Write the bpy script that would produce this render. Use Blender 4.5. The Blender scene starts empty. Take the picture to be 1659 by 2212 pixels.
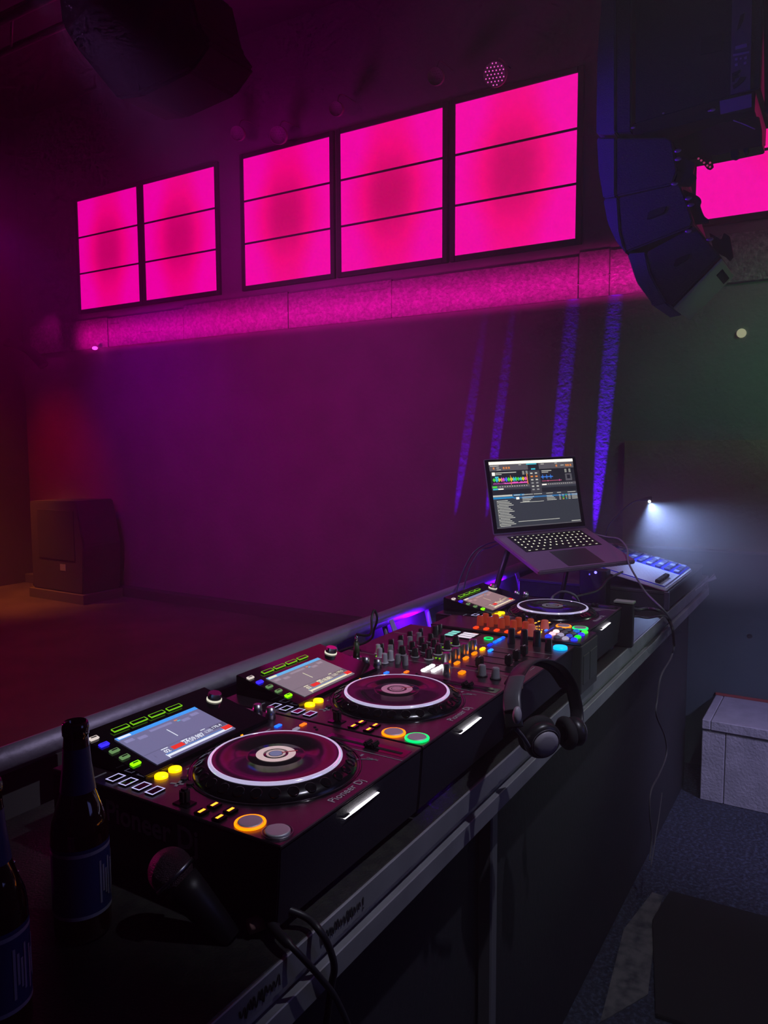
import bpy, bmesh, math, random
from mathutils import Vector, Matrix
random.seed(7)
S = bpy.context.scene
C = bpy.context.collection
PI = math.pi

# ------------------------------------------------------------------ camera
YAW, PITCH, ROLL, FPX = 0.5486, -0.0876, -0.0039, 1664.6
CAM = Vector((-0.6223, -0.5135, 1.4530))
FW = Vector((math.cos(PITCH)*math.cos(YAW), math.cos(PITCH)*math.sin(YAW), math.sin(PITCH)))
RT0 = FW.cross(Vector((0, 0, 1))).normalized(); UP0 = RT0.cross(FW)
RT = RT0*math.cos(ROLL) + UP0*math.sin(ROLL); UP = -RT0*math.sin(ROLL) + UP0*math.cos(ROLL)
cd = bpy.data.cameras.new('camera'); cam = bpy.data.objects.new('camera', cd); C.objects.link(cam)
cd.sensor_fit = 'HORIZONTAL'; cd.sensor_width = 36.0; cd.lens = 36.0*FPX/1659.0
cd.clip_start = 0.02; cd.clip_end = 60
m = Matrix((RT, UP, -FW)).transposed().to_4x4(); m.translation = CAM
cam.matrix_world = m
S.camera = cam

# ------------------------------------------------------------------ world, exposure
w = bpy.data.worlds.new('world'); S.world = w; w.use_nodes = True
w.node_tree.nodes['Background'].inputs[0].default_value = (0.02, 0.012, 0.05, 1)
w.node_tree.nodes['Background'].inputs[1].default_value = 0.06
S.view_settings.view_transform = 'Standard'; S.view_settings.look = 'None'
S.view_settings.exposure = 0.0; S.view_settings.gamma = 1.0
S.view_settings.use_curve_mapping = False
cy = S.cycles
cy.max_bounces = 5; cy.diffuse_bounces = 2; cy.glossy_bounces = 3; cy.transmission_bounces = 5
cy.transparent_max_bounces = 6; cy.volume_bounces = 0; cy.caustics_reflective = False; cy.caustics_refractive = False
cy.sample_clamp_indirect = 3.0; cy.use_adaptive_sampling = True; cy.adaptive_threshold = 0.04; cy.adaptive_min_samples = 12; cy.volume_max_steps = 128; cy.use_denoising = True

# ------------------------------------------------------------------ unseen lamps added to light the room
def area(name, loc, target, size, energy, col, sizey=None, spread=PI):
    l = bpy.data.lights.new(name, 'AREA'); l.energy = energy; l.color = col
    l.shape = 'RECTANGLE'; l.size = size; l.size_y = sizey or size; l.spread = spread
    o = bpy.data.objects.new(name, l); C.objects.link(o); o.location = loc
    o.rotation_euler = (Vector(target)-Vector(loc)).to_track_quat('-Z', 'Y').to_euler()
    return o
def spot(name, loc, target, angle, energy, col, blend=0.5, r=0.03):
    l = bpy.data.lights.new(name, 'SPOT'); l.energy = energy; l.color = col
    l.spot_size = math.radians(angle); l.spot_blend = blend; l.shadow_soft_size = r
    o = bpy.data.objects.new(name, l); C.objects.link(o); o.location = loc
    o.rotation_euler = (Vector(target)-Vector(loc)).to_track_quat('-Z', 'Y').to_euler()
    return o
MAG = (1.0, 0.0, 0.42)
PUR = (0.75, 0.0, 0.85)
LIGHTS = [
    spot('magenta_wash', (0.8, 2.9, 2.5), (4.385, 3.5, 1.8), 82, 205, (1.0, 0.0, 0.62), 1.0, 0.2),
    spot('floor_red', (3.0, 5.6, 3.6), (2.2, 4.6, 0.0), 74, 75, (1.0, 0.0, 0.0), 1.0, 0.2),
    spot('rail_pink', (0.2, 2.6, 1.08), (0.6, 0.6, 0.97), 70, 40, (1.0, 0.0, 0.35), 1.0, 0.05),
    spot('upper_wash', (3.2, 3.4, 2.55), (4.2, 3.2, 4.3), 140, 24, (0.9, 0.0, 0.72), 1.0, 0.3),
    area('beam_wash', (3.80, 3.2, 2.15), (4.385, 3.2, 2.51), 5.6, 7.5, MAG, 0.04, math.radians(28)),
    spot('beam_pink_side', (3.6, -0.9, 2.9), (4.385, 0.0, 2.55), 50, 4, MAG, 1.0, 0.05),
    spot('green_low', (2.5, -1.7, 1.7), (1.35, -0.03, 0.95), 30, 34, (0.60, 0.85, 0.62), 1.0, 0.05),
    spot('red_spot', (2.2, 6.8, 3.2), (4.385, 6.35, 1.15), 34, 110, (1.0, 0.0, 0.0), 1.0, 0.1),
    spot('amber_spot', (3.0, 6.4, 2.8), (3.7, 6.3, 0), 50, 260, (1.0, 0.22, 0.02), 1.0, 0.1),
    spot('purple_spot', (2.9, 5.2, 3.2), (4.385, 4.9, 1.6), 76, 42, (0.42, 0.0, 1.0), 1.0, 0.1),
    spot('overhead_white', (0.35, -0.80, 2.9), (1.00, 0.10, 1.0), 60, 66, (0.80, 0.80, 1.0), 0.4, 0.02),
    spot('green_side', (2.6, -1.9, 2.6), (4.385, -0.35, 1.9), 44, 45, (0.05, 1.0, 0.22), 1.0, 0.1),
    spot('array_green', (1.6, -0.6, 0.95), (2.72, -0.15, 1.95), 22, 7, (0.55, 1.0, 0.35), 1.0, 0.05),
    spot('grey_side', (3.2, -1.6, 3.1), (4.385, 0.15, 1.35), 62, 30, (0.62, 0.80, 0.80), 1.0, 0.2),
    spot('step_purple', (1.6, -1.6, 1.9), (2.72, -0.25, 0.15), 46, 120, (0.52, 0.46, 1.0), 0.9, 0.1),
    spot('blue_array', (1.9, 1.3, 2.2), (2.7, 0.3, 2.55), 45, 34, (0.12, 0.0, 1.0), 0.8, 0.1),
    spot('laptop_violet', (0.9, 1.6, 2.8), (1.65, 0.25, 1.1), 30, 100, (0.60, 0.22, 1.0), 1.0, 0.1),
    area('front_blue', (0.9, -2.0, 1.6), (1.0, 0.0, 0.75), 0.8, 2.0, (0.28, 0.31, 1.0)),
]

# ------------------------------------------------------------------ materials
_M = {}
def mat(name, col=(0.02, 0.02, 0.02), rough=0.5, metal=0.0, emit=None, es=1.0, spec=0.5, bump=None, noise=None, trans=0.0, aniso=0.0):
    if name in _M: return _M[name]
    mt = bpy.data.materials.new(name); mt.use_nodes = True; nt = mt.node_tree
    b = nt.nodes['Principled BSDF']
    b.inputs['Base Color'].default_value = (*col, 1); b.inputs['Roughness'].default_value = rough
    b.inputs['Metallic'].default_value = metal; b.inputs['Specular IOR Level'].default_value = spec
    if trans: b.inputs['Transmission Weight'].default_value = trans
    if emit: b.inputs['Emission Color'].default_value = (*emit, 1); b.inputs['Emission Strength'].default_value = es
    if noise:   # (scale, colour 2, threshold lo, hi)
        tc = nt.nodes.new('ShaderNodeTexCoord'); n = nt.nodes.new('ShaderNodeTexNoise'); n.inputs['Scale'].default_value = noise[0]
        n.inputs['Detail'].default_value = 6
        r = nt.nodes.new('ShaderNodeValToRGB'); r.color_ramp.elements[0].position = noise[2]; r.color_ramp.elements[1].position = noise[3]
        r.color_ramp.elements[0].color = (*col, 1); r.color_ramp.elements[1].color = (*noise[1], 1)
        nt.links.new(tc.outputs['Object'], n.inputs['Vector']); nt.links.new(n.outputs['Fac'], r.inputs[0]); nt.links.new(r.outputs[0], b.inputs['Base Color'])
    if bump:    # (scale, strength)
        tc = nt.nodes.new('ShaderNodeTexCoord'); n = nt.nodes.new('ShaderNodeTexNoise'); n.inputs['Scale'].default_value = bump[0]
        n.inputs['Detail'].default_value = 4
        bp_ = nt.nodes.new('ShaderNodeBump'); bp_.inputs['Strength'].default_value = bump[1]; bp_.inputs['Distance'].default_value = 0.01
        nt.links.new(tc.outputs['Object'], n.inputs['Vector']); nt.links.new(n.outputs['Fac'], bp_.inputs['Height']); nt.links.new(bp_.outputs[0], b.inputs['Normal'])
    _M[name] = mt
    return mt
def em(name, col, s=1.0):
    return mat('glow_'+name, (0.01, 0.01, 0.01), 0.4, emit=col, es=s)
def srgb(r, g, b):
    f = lambda c: (c/255/12.92) if c/255 <= 0.04045 else ((c/255+0.055)/1.055)**2.4
    return (f(r), f(g), f(b))
M_BLACK = mat('black_plastic', (0.012, 0.012, 0.014), 0.45)
M_MATTE = mat('matte_black', (0.010, 0.010, 0.012), 0.75)
M_PLATE = mat('player_plate', (0.17, 0.13, 0.16), 0.33, 0.92, bump=(900, 0.05))
M_BODY = mat('player_body', (0.012, 0.012, 0.020), 0.5, bump=(500, 0.08))
M_GLOSS = mat('gloss_black', (0.006, 0.006, 0.007), 0.08)
M_JOG = mat('jog_top', (0.02, 0.016, 0.018), 0.12, bump=None)
M_JOGSIDE = mat('jog_side', (0.006, 0.006, 0.008), 0.22)
M_RING = mat('jog_ring_metal', (0.85, 0.85, 0.9), 0.08, 1.0, emit=(0.72, 0.66, 1.0), es=0.66)
M_CHROME = mat('chrome', (0.7, 0.7, 0.72), 0.22, 1.0)
M_BRUSH = mat('brushed_metal', (0.45, 0.45, 0.48), 0.35, 1.0)
M_ALU = mat('aluminium', (0.30, 0.25, 0.36), 0.55, 0.5, bump=(60, 0.15))
M_ALUD = mat('aluminium_profile', (0.30, 0.30, 0.32), 0.5, 0.6, noise=(9, (0.42, 0.42, 0.45), 0.35, 0.7))
M_PRINT = mat('printed_grey', (0.35, 0.35, 0.38), 0.6)
M_PRINTD = mat('printed_dim', (0.5, 0.48, 0.5), 0.5)
M_KNOBG = mat('knob_grey', (0.30, 0.29, 0.32), 0.5)
M_KNOBW = mat('knob_light', (0.6, 0.58, 0.62), 0.5)
M_RUBBER = mat('rubber', (0.015, 0.015, 0.016), 0.85)
M_CABLE = mat('cable_black', (0.02, 0.02, 0.024), 0.45)
M_CABLEG = mat('cable_grey', (0.13, 0.12, 0.14), 0.55)
M_WALL = mat('wall_paint', (0.20, 0.19, 0.20), 0.75, noise=(3.0, (0.25, 0.24, 0.25), 0.3, 0.75), bump=(30, 0.35))

# ------------------------------------------------------------------ mesh helpers
class MB:
    def __init__(s): s.bm = bmesh.new(); s.mats = []
    def _mi(s, m):
        if m not in s.mats: s.mats.append(m)
        return s.mats.index(m)
    def _fin(s, n0, m, smooth=False, M=None):
        s.bm.faces.ensure_lookup_table()
        i = s._mi(m)
        fs = [f for f in s.bm.faces if f.index == -1 or f.index >= n0] if False else list(s.bm.faces)[n0:]
        vs = {v for f in fs for v in f.verts}
        if M is not None: bmesh.ops.transform(s.bm, matrix=M, verts=list(vs))
        for f in fs: f.material_index = i; f.smooth = smooth
        return s
    def join(s, tmp, m, smooth=False, M=None):
        if M is not None: bmesh.ops.transform(tmp, matrix=M, verts=tmp.verts)
        me = bpy.data.meshes.new('tmp'); tmp.to_mesh(me); tmp.free()
        n0 = len(s.bm.faces); s.bm.from_mesh(me); bpy.data.meshes.remove(me)
        s.bm.faces.ensure_lookup_table(); i = s._mi(m)
        for k in range(n0, len(s.bm.faces)): s.bm.faces[k].material_index = i; s.bm.faces[k].smooth = smooth
        return s
    def box(s, x0, y0, z0, x1, y1, z1, m, bev=0.0, seg=1, M=None):
        t = bmesh.new(); bmesh.ops.create_cube(t, size=1.0)
        bmesh.ops.transform(t, matrix=Matrix.Translation(((x0+x1)/2, (y0+y1)/2, (z0+z1)/2)) @ Matrix.Diagonal((abs(x1-x0), abs(y1-y0), abs(z1-z0), 1)), verts=t.verts)
        if bev: bmesh.ops.bevel(t, geom=list(t.edges), offset=bev, segments=seg, affect='EDGES', clamp_overlap=True)
        return s.join(t, m, False, M)
    def cyl(s, c, r, h, m, r2=None, n=24, axis='z', smooth=True, bev=0.0, M=None):
        t = bmesh.new(); bmesh.ops.create_cone(t, cap_ends=True, segments=n, radius1=r, radius2=r if r2 is None else r2, depth=h)
        bmesh.ops.translate(t, vec=(0, 0, h/2), verts=t.verts)
        if bev:
            top = [e for e in t.edges if all(abs(v.co.z-h) < 1e-7 for v in e.verts)]
            bmesh.ops.bevel(t, geom=top, offset=bev, segments=2, affect='EDGES')
        R = {'z': Matrix.Identity(4), 'x': Matrix.Rotation(PI/2, 4, 'Y'), 'y': Matrix.Rotation(-PI/2, 4, 'X')}[axis]
        bmesh.ops.transform(t, matrix=Matrix.Translation(c) @ R, verts=t.verts)
        n0 = len(s.bm.faces); s.join(t, m, smooth, M)
        for k in range(n0, len(s.bm.faces)):
            f = s.bm.faces[k]
            if len(f.verts) > 4: f.smooth = False
        return s
    def lathe(s, prof, m, n=48, c=(0, 0, 0), M=None, smooth=True, close=False):
        t = bmesh.new(); rings = []
        for r, z in prof:
            rings.append([t.verts.new((c[0]+r*math.cos(2*PI*k/n), c[1]+r*math.sin(2*PI*k/n), c[2]+z)) for k in range(n)] if r > 1e-6 else [t.verts.new((c[0], c[1], c[2]+z))])
        for a, b in zip(rings, rings[1:]):
            for k in range(n):
                k2 = (k+1) % n
                if len(a) > 1 and len(b) > 1: t.faces.new((a[k], a[k2], b[k2], b[k]))
                elif len(a) > 1: t.faces.new((a[k], a[k2], b[0]))
                elif len(b) > 1: t.faces.new((a[0], b[k2], b[k]))
        return s.join(t, m, smooth, M)
    def torus(s, c, R, r, m, n=64, k=10, M=None, sx=1.0):
        t = bmesh.new(); g = []
        for i in range(n):
            a = 2*PI*i/n
            g.append([t.verts.new((c[0]+(R+r*math.cos(2*PI*j/k))*math.cos(a)*sx, c[1]+(R+r*math.cos(2*PI*j/k))*math.sin(a), c[2]+r*math.sin(2*PI*j/k))) for j in range(k)])
        for i in range(n):
            for j in range(k): t.faces.new((g[i][j], g[(i+1) % n][j], g[(i+1) % n][(j+1) % k], g[i][(j+1) % k]))
        return s.join(t, m, True, M)
    def tube(s, pts, r, m, n=10, smooth_path=True, flat=None, M=None):
        P = [Vector(p) for p in pts]
        if smooth_path and len(P) > 2:
            Q = []
            for i in range(len(P)-1):
                p0, p1, p2, p3 = P[max(i-1, 0)], P[i], P[i+1], P[min(i+2, len(P)-1)]
                for k in range(8):
                    u = k/8; Q.append(0.5*((2*p1)+(p2-p0)*u+(2*p0-5*p1+4*p2-p3)*u*u+(3*p1-p0-3*p2+p3)*u**3))
            Q.append(P[-1]); P = Q
        t = bmesh.new(); rings = []; d = (P[1]-P[0]).normalized()
        a = d.orthogonal().normalized() if flat is None else (Vector(flat)-d*Vector(flat).dot(d)).normalized()
        for i, p in enumerate(P):
            d = (P[min(i+1, len(P)-1)]-P[max(i-1, 0)]).normalized()
            a = (a-d*a.dot(d)).normalized(); b = d.cross(a)
            rr = r[min(i, len(r)-1)] if isinstance(r, list) else r
            rb = rr if not isinstance(rr, tuple) else rr[1]; ra = rr if not isinstance(rr, tuple) else rr[0]
            rings.append([t.verts.new(p+a*ra*math.cos(2*PI*k/n)+b*rb*math.sin(2*PI*k/n)) for k in range(n)])
        for A, B in zip(rings, rings[1:]):
            for k in range(n): t.faces.new((A[k], A[(k+1) % n], B[(k+1) % n], B[k]))
        t.faces.new(rings[0][::-1]); t.faces.new(rings[-1])
        return s.join(t, m, True, M)
    def prism(s, pts, vec, m, bev=0.0, M=None):      # polygon (3D points) extruded by vec
        t = bmesh.new(); vs = [t.verts.new(p) for p in pts]; f = t.faces.new(vs)
        r = bmesh.ops.extrude_face_region(t, geom=[f]); nv = [e for e in r['geom'] if isinstance(e, bmesh.types.BMVert)]
        bmesh.ops.translate(t, vec=vec, verts=nv)
        bmesh.ops.recalc_face_normals(t, faces=t.faces)
        if bev: bmesh.ops.bevel(t, geom=list(t.edges), offset=bev, segments=2, affect='EDGES', clamp_overlap=True)
        return s.join(t, m, False, M)
    def quad(s, pts, m, M=None):
        t = bmesh.new(); t.faces.new([t.verts.new(p) for p in pts]); return s.join(t, m, False, M)
    def ball(s, c, r, m, sc=(1, 1, 1), u=24, v=16, M=None):
        t = bmesh.new(); bmesh.ops.create_uvsphere(t, u_segments=u, v_segments=v, radius=r)
        bmesh.ops.transform(t, matrix=Matrix.Translation(c) @ Matrix.Diagonal((*sc, 1)), verts=t.verts)
        return s.join(t, m, True, M)
    def text(s, txt, size, m, M, depth=0.0, shear=0.0, xs=1.0, align='LEFT', bold=0.0):
        cu = bpy.data.curves.new('t', 'FONT'); cu.body = txt; cu.size = size; cu.extrude = depth; cu.shear = shear
        cu.align_x = align; cu.offset = bold; cu.resolution_u = 3
        o = bpy.data.objects.new('t', cu); C.objects.link(o)
        dg = bpy.context.evaluated_depsgraph_get(); me = bpy.data.meshes.new_from_object(o.evaluated_get(dg))
        bpy.data.objects.remove(o); bpy.data.curves.remove(cu)
        t = bmesh.new(); t.from_mesh(me); bpy.data.meshes.remove(me)
        return s.join(t, m, False, M @ Matrix.Diagonal((xs, 1, 1, 1)))
    def build(s, name, parent=None, smooth_angle=None):
        me = bpy.data.meshes.new(name); s.bm.to_mesh(me); s.bm.free()
        for m in s.mats: me.materials.append(m)
        o = bpy.data.objects.new(name, me); C.objects.link(o)
        if parent is not None: o.parent = parent
        return o
def thing(name, label, cat, loc=(0, 0, 0), rz=0.0, group=None, M=None):
    o = bpy.data.objects.new(name, None); C.objects.link(o); o.empty_display_size = 0.05
    if M is not None: o.matrix_world = M
    else: o.location = loc; o.rotation_euler = (0, 0, rz)
    return tag(o, label, cat, group)
def tag(o, label, cat, group=None):
    o['label'] = label; o['category'] = cat
    if group: o['group'] = group
    return o
def struct(mb, name):
    o = mb.build(name); o['kind'] = 'structure'; return o
def T(x, y, z): return Matrix.Translation((x, y, z))
def RX(a): return Matrix.Rotation(a, 4, 'X')
def RY(a): return Matrix.Rotation(a, 4, 'Y')
def RZ(a): return Matrix.Rotation(a, 4, 'Z')
def ray(px, py): return FW + RT*((px-829.5)/FPX) - UP*((py-1106)/FPX)
def on_x(px, py, X):            # world point seen at a pixel, on the plane x = X
    d = ray(px, py); return CAM + d*((X-CAM.x)/d.x)
def on_y(px, py, Y):
    d = ray(px, py); return CAM + d*((Y-CAM.y)/d.y)
def on_z(px, py, Z):
    d = ray(px, py); return CAM + d*((Z-CAM.z)/d.z)

# ================================================================== THE ROOM
XW = 4.385
M_CARPET = mat('carpet', (0.016, 0.020, 0.034), 0.95, noise=(80, (0.065, 0.085, 0.14), 0.46, 0.70), bump=(220, 0.5))
struct(MB().box(-3.0, -4.0, -0.1, XW, 10.0, 0.0, M_CARPET), 'floor')
struct(MB().box(-3.0, -4.0, 4.75, XW+0.2, 10.0, 4.9, mat('ceiling_paint', (0.09, 0.08, 0.09), 0.8)), 'ceiling')
struct(MB().box(XW, -4.0, 0.0, XW+0.2, 10.0, 4.75, M_WALL), 'wall_far')
# beam of patched boards under the light panels
mb = MB()
M_BEAM = mat('beam_boards', (0.22, 0.21, 0.22), 0.32, noise=(38, (0.42, 0.40, 0.41), 0.40, 0.75), bump=(48, 1.0))
ys = [-2.5, -0.4, 0.86, 1.06, 2.46, 3.43, 4.6, 5.6, 6.8]
for k, (a, b) in enumerate(zip(ys, ys[1:])):
    dz = 0.012*((k*7) % 3-1)
    mb.box(XW-0.022-0.004*(k % 2), a+0.002, 2.385, XW, b-0.002, 2.665+dz, M_BEAM, 0.004)
for k in range(26):
    y = random.uniform(0.2, 6.6); z = random.uniform(2.42, 2.62); l = random.uniform(.05, .3)
    mb.box(XW-0.029, y, z, XW-0.022, y+l, z+random.uniform(.002, .005), M_BEAM)
struct(mb, 'trim_1')
# brown lower wall to the side of the stage
M_DADO = mat('brown_render', (0.30, 0.20, 0.15), 0.85, noise=(5, (0.36, 0.26, 0.20), 0.35, 0.7), bump=(40, 0.5))
struct(MB().box(XW-0.03, -4.0, 0.0, XW, 0.74, 1.47, M_DADO), 'trim_2')
struct(MB().box(-3.0, 0.66, 0.0, XW, 10.0, 0.012, mat('dance_floor', (0.16, 0.12, 0.13), 0.5, noise=(2.5, (0.11, 0.08, 0.09), 0.4, 0.6))), 'floor_dance')
struct(MB().box(4.0, 6.95, 0.0, XW, 8.2, 4.75, mat('pillar_paint', (0.10, 0.08, 0.09), 0.8)), 'pillar')
# low kerb along the foot of the wall at the dance floor
struct(MB().box(XW-0.10, 1.1, 0.0, XW, 6.95, 0.10, mat('kerb', (0.10, 0.09, 0.10), 0.7), 0.004), 'baseboard_far')
# cream disc and small dot on the wall; its brightness painted as a faint glow
mb = MB(); p = on_x(1602, 720, XW); mb.cyl((XW-0.012, p.y, p.z), 0.026, 0.012, mat('cream', (0.75, 0.68, 0.5), 0.5, emit=(0.75, 0.65, 0.42), es=0.35), axis='x', n=32)
tag(mb.build('wall_disc'), 'small round cream disc on the dark wall below the hanging loudspeakers', 'lamp')

# ------------------------------------------------------------------ backlit panels
def pane_mat(seed):
    mt = bpy.data.materials.new('pink_acrylic'); mt.use_nodes = True; nt = mt.node_tree; nt.nodes.clear()
    out = nt.nodes.new('ShaderNodeOutputMaterial'); e = nt.nodes.new('ShaderNodeEmission')
    uv = nt.nodes.new('ShaderNodeUVMap'); sp = nt.nodes.new('ShaderNodeSeparateXYZ')
    nt.links.new(uv.outputs[0], sp.inputs[0])
    def edge(i, wd):        # 1 at the lit edges of the sheet, 0 in its middle
        a = nt.nodes.new('ShaderNodeMath'); a.operation = 'SUBTRACT'; nt.links.new(sp.outputs[i], a.inputs[0]); a.inputs[1].default_value = 0.5
        b = nt.nodes.new('ShaderNodeMath'); b.operation = 'ABSOLUTE'; nt.links.new(a.outputs[0], b.inputs[0])
        c = nt.nodes.new('ShaderNodeMapRange'); c.interpolation_type = 'SMOOTHSTEP'; nt.links.new(b.outputs[0], c.inputs[0])
        c.inputs[1].default_value = 0.5-wd; c.inputs[2].default_value = 0.5; c.inputs[3].default_value = 0; c.inputs[4].default_value = 1
        return c
    ex, ey = edge(0, 0.44), edge(1, 0.47)
    mx = nt.nodes.new('ShaderNodeMath'); mx.operation = 'MAXIMUM'; nt.links.new(ex.outputs[0], mx.inputs[0]); nt.links.new(ey.outputs[0], mx.inputs[1])
    ad = nt.nodes.new('ShaderNodeMath'); ad.operation = 'MULTIPLY_ADD'; nt.links.new(ey.outputs[0], ad.inputs[0]); ad.inputs[1].default_value = 0.55; nt.links.new(ex.outputs[0], ad.inputs[2])
    r = nt.nodes.new('ShaderNodeValToRGB'); nt.links.new(ad.outputs[0], r.inputs[0])
    cr = r.color_ramp; cr.elements[0].position = 0.0; cr.elements[0].color = (*srgb(208, 0, 104), 1)
    cr.elements[1].position = 1.0; cr.elements[1].color = (*srgb(255, 0, 172), 1)
    el = cr.elements.new(0.42); el.color = (*srgb(252, 0, 128), 1)
    nt.links.new(r.outputs[0], e.inputs[0]); e.inputs[1].default_value = 1.0
    nt.links.new(e.outputs[0], out.inputs[0])
    return mt
M_PANE = pane_mat(0)
M_FRAME = mat('panel_frame', (0.035, 0.03, 0.035), 0.6)
def light_panel(y0, y1, z0, z1, label):     # y0 < y1
    t = thing('light_panel', label, 'light panel', (XW, (y0+y1)/2, z0), group='pink backlit panels along the wall')
    h = z1-z0; w_ = y1-y0; mb = MB(); f = 0.038; X0 = -0.03
    for a in ((-w_/2-f, -f, -w_/2, h+f), (w_/2, -f, w_/2+f, h+f), (-w_/2, -f, w_/2, 0), (-w_/2, h, w_/2, h+f)):
        mb.box(X0, a[0], a[1], 0.0, a[2], a[3], M_FRAME, 0.003)
    mb.box(-0.012, -w_/2, 0, 0, w_/2, h, M_FRAME)
    mb.build('frame', t)
    for k in (1, 2):
        MB().box(-0.028, -w_/2, h*k/3-0.007, -0.012, w_/2, h*k/3+0.007, M_FRAME).build('mullion', t)
    for k in range(3):
        za, zb = h*k/3+(0.007 if k else 0), h*(k+1)/3-(0.007 if k < 2 else 0)
        me = bpy.data.meshes.new('pane'); x = -0.02
        me.from_pydata([(x, -w_/2, za), (x, w_/2, za), (x, w_/2, zb), (x, -w_/2, zb), (-0.013, -w_/2, za), (-0.013, w_/2, za), (-0.013, w_/2, zb), (-0.013, -w_/2, zb)], [],
                       [(0, 3, 2, 1), (4, 5, 6, 7), (0, 1, 5, 4), (3, 7, 6, 2), (0, 4, 7, 3), (1, 2, 6, 5)])
        uvl = me.uv_layers.new(name='UVMap')
        for l in me.loops:
            v = me.vertices[l.vertex_index].co
            uvl.data[l.index].uv = ((v.y+w_/2)/w_, v.z/h)
        me.materials.append(M_PANE); o = bpy.data.objects.new('pane', me); C.objects.link(o); o.parent = t
    return t
XP = XW-0.02
yy = lambda px, py: on_x(px, py, XP).y
zb, zt = 2.766, 3.785
for a, b, lab in (((1243, 517), (983, 555), 'large pink backlit panel next to the hanging loudspeakers, widest in view'),
                  ((956, 565), (738, 592), 'pink backlit panel second from the hanging loudspeakers, under the dotted lamp row'),
                  ((715, 598), (531, 619), 'pink backlit panel in the middle of the row with two small lamps above it'),
                  ((469, 630), (317, 651), 'pink backlit panel just across the wide gap, second from the dark pillar'),
                  ((303, 652), (176, 671), 'smallest pink backlit panel at the end of the row toward the dark pillar')):
    light_panel(yy(*a), yy(*b), zb, zt, lab)
light_panel(-1.45, 0.36, zb, zt, 'pink backlit panel partly hidden behind the hanging loudspeakers')

# ================================================================== THE TABLE (stage deck)
TX0, TX1, TY0, TY1, TZ = -1.1, 2.75, -0.018, 0.52, 0.91
deck = thing('stage_table', 'long black stage deck table with aluminium edge carrying all the equipment', 'table', (0, 0, 0))
M_TOP = mat('deck_top', (0.022, 0.022, 0.022), 0.33, 0.0, noise=(60, (0.035, 0.036, 0.03), 0.4, 0.7), bump=(300, 0.2))
MB().box(TX0, TY0+0.003, TZ-0.012, TX1, TY1, TZ, M_TOP, 0.001).build('tabletop', deck)
mb = MB()
for (z0, z1, dy) in ((TZ-0.034, TZ-0.001, 0.0), (TZ-0.050, TZ-0.034, 0.009), (TZ-0.080, TZ-0.050, -0.003)):
    mb.box(TX0, TY0+dy, z0, TX1, TY0+0.03, z1, M_ALUD, 0.0012)
mb.box(TX1-0.03, TY0, TZ-0.08, TX1, TY1, TZ-0.001, M_ALUD, 0.001)
mb.box(TX0, TY1-0.03, TZ-0.08, TX1, TY1, TZ-0.001, M_ALUD, 0.001)
mb.build('edge_profile', deck)
M_INK = mat('marker_ink', (0.03, 0.03, 0.035), 0.6)
mb = MB(); MF = RX(PI/2)
def scribble(x0, x1, seed):
    random.seed(seed); x = x0; pts = []
    while x < x1:
        pts.append((x+random.uniform(0, .002), TY0-0.0012, TZ-0.010-random.uniform(0, .004)))
        pts.append((x+0.003, TY0-0.0012, TZ-0.024+random.uniform(-.002, .004)))
        x += random.uniform(.004, .007)
    mb.tube(pts, (0.0007), M_INK, 5)
scribble(-0.09, -0.03, 5)
mb.build('marker_writing', deck)
mb = MB(); scribble(0.045, 0.125, 3)
mb.text('!', 0.022, M_INK, T(0.131, TY0-0.0012, TZ-0.027) @ RX(PI/2), 0.0003)
mb.build('marker_writing', deck)['label'] = 'dark handwritten scrawl on the pale edge'
for x in (0.640, -0.95):
    MB().box(x-0.014, 0.022, 0.0, x+0.014, 0.050, TZ-0.08, mat('leg_steel', (0.20, 0.20, 0.22), 0.5, 0.5), 0.003).build('leg', deck)
for x in (-0.95, 0.640, 2.68):
    MB().box(x-0.014, TY1-0.06, 0.0, x+0.014, TY1-0.032, TZ-0.08, mat('leg_steel'), 0.003).build('leg', deck)
MB().box(-1.08, 0.055, 0.0, 2.745, 0.07, TZ-0.081, mat('skirt_board', (0.010, 0.011, 0.016), 0.7, bump=(80, 0.1)), 0.001).build('front_board', deck)
MB().box(2.735, 0.055, 0.0, 2.75, TY1, TZ-0.081, mat('skirt_board'), 0.001).build('end_board', deck)

# barrier truss behind the table
tr = thing('barrier_truss', 'grey metal barrier with round top rail and lattice behind the equipment', 'barrier', (0, 0, 0))
YT, ZT_ = 0.60, 0.965
MB().tube([(-1.2, YT, ZT_), (2.55, YT, ZT_)], 0.021, M_ALU, 16, False).build('top_rail', tr)
MB().box(-1.2, YT-0.012, 0.62, 2.55, YT+0.012, 0.65, M_ALU, 0.003).build('bottom_rail', tr)
MB().box(-1.2, YT+0.022, 0.55, 2.55, YT+0.028, ZT_-0.005, mat('barrier_sheet', (0.06, 0.055, 0.06), 0.6)).build('backing_sheet', tr)
M_PUNCH = mat('punched_plate', (0.10, 0.08, 0.09), 0.5, 0.4)
for k in range(15):
    x = -1.05+0.25*k
    mb = MB(); mb.tube([(x, YT, ZT_-0.02), (x+0.12, YT, 0.645)], 0.008, M_ALU, 8, False); mb.build('brace', tr)
for x in (-0.06, 0.16, 1.05, 2.45):
    mb = MB(); mb.box(x-0.02, YT-0.02, 0.65, x+0.02, YT-0.014, ZT_-0.015, M_PUNCH)
    if x < 0.5:
        for i in range(3):
            for j in range(16): mb.cyl((x-0.013+0.013*i, YT-0.0205, 0.67+0.017*j+(0.008 if i % 2 else 0)), 0.0028, 0.001, mat('hole_glint', (0.35, 0.22, 0.22), 0.4), axis='y', n=8)
    mb.build('upright', tr)
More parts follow.
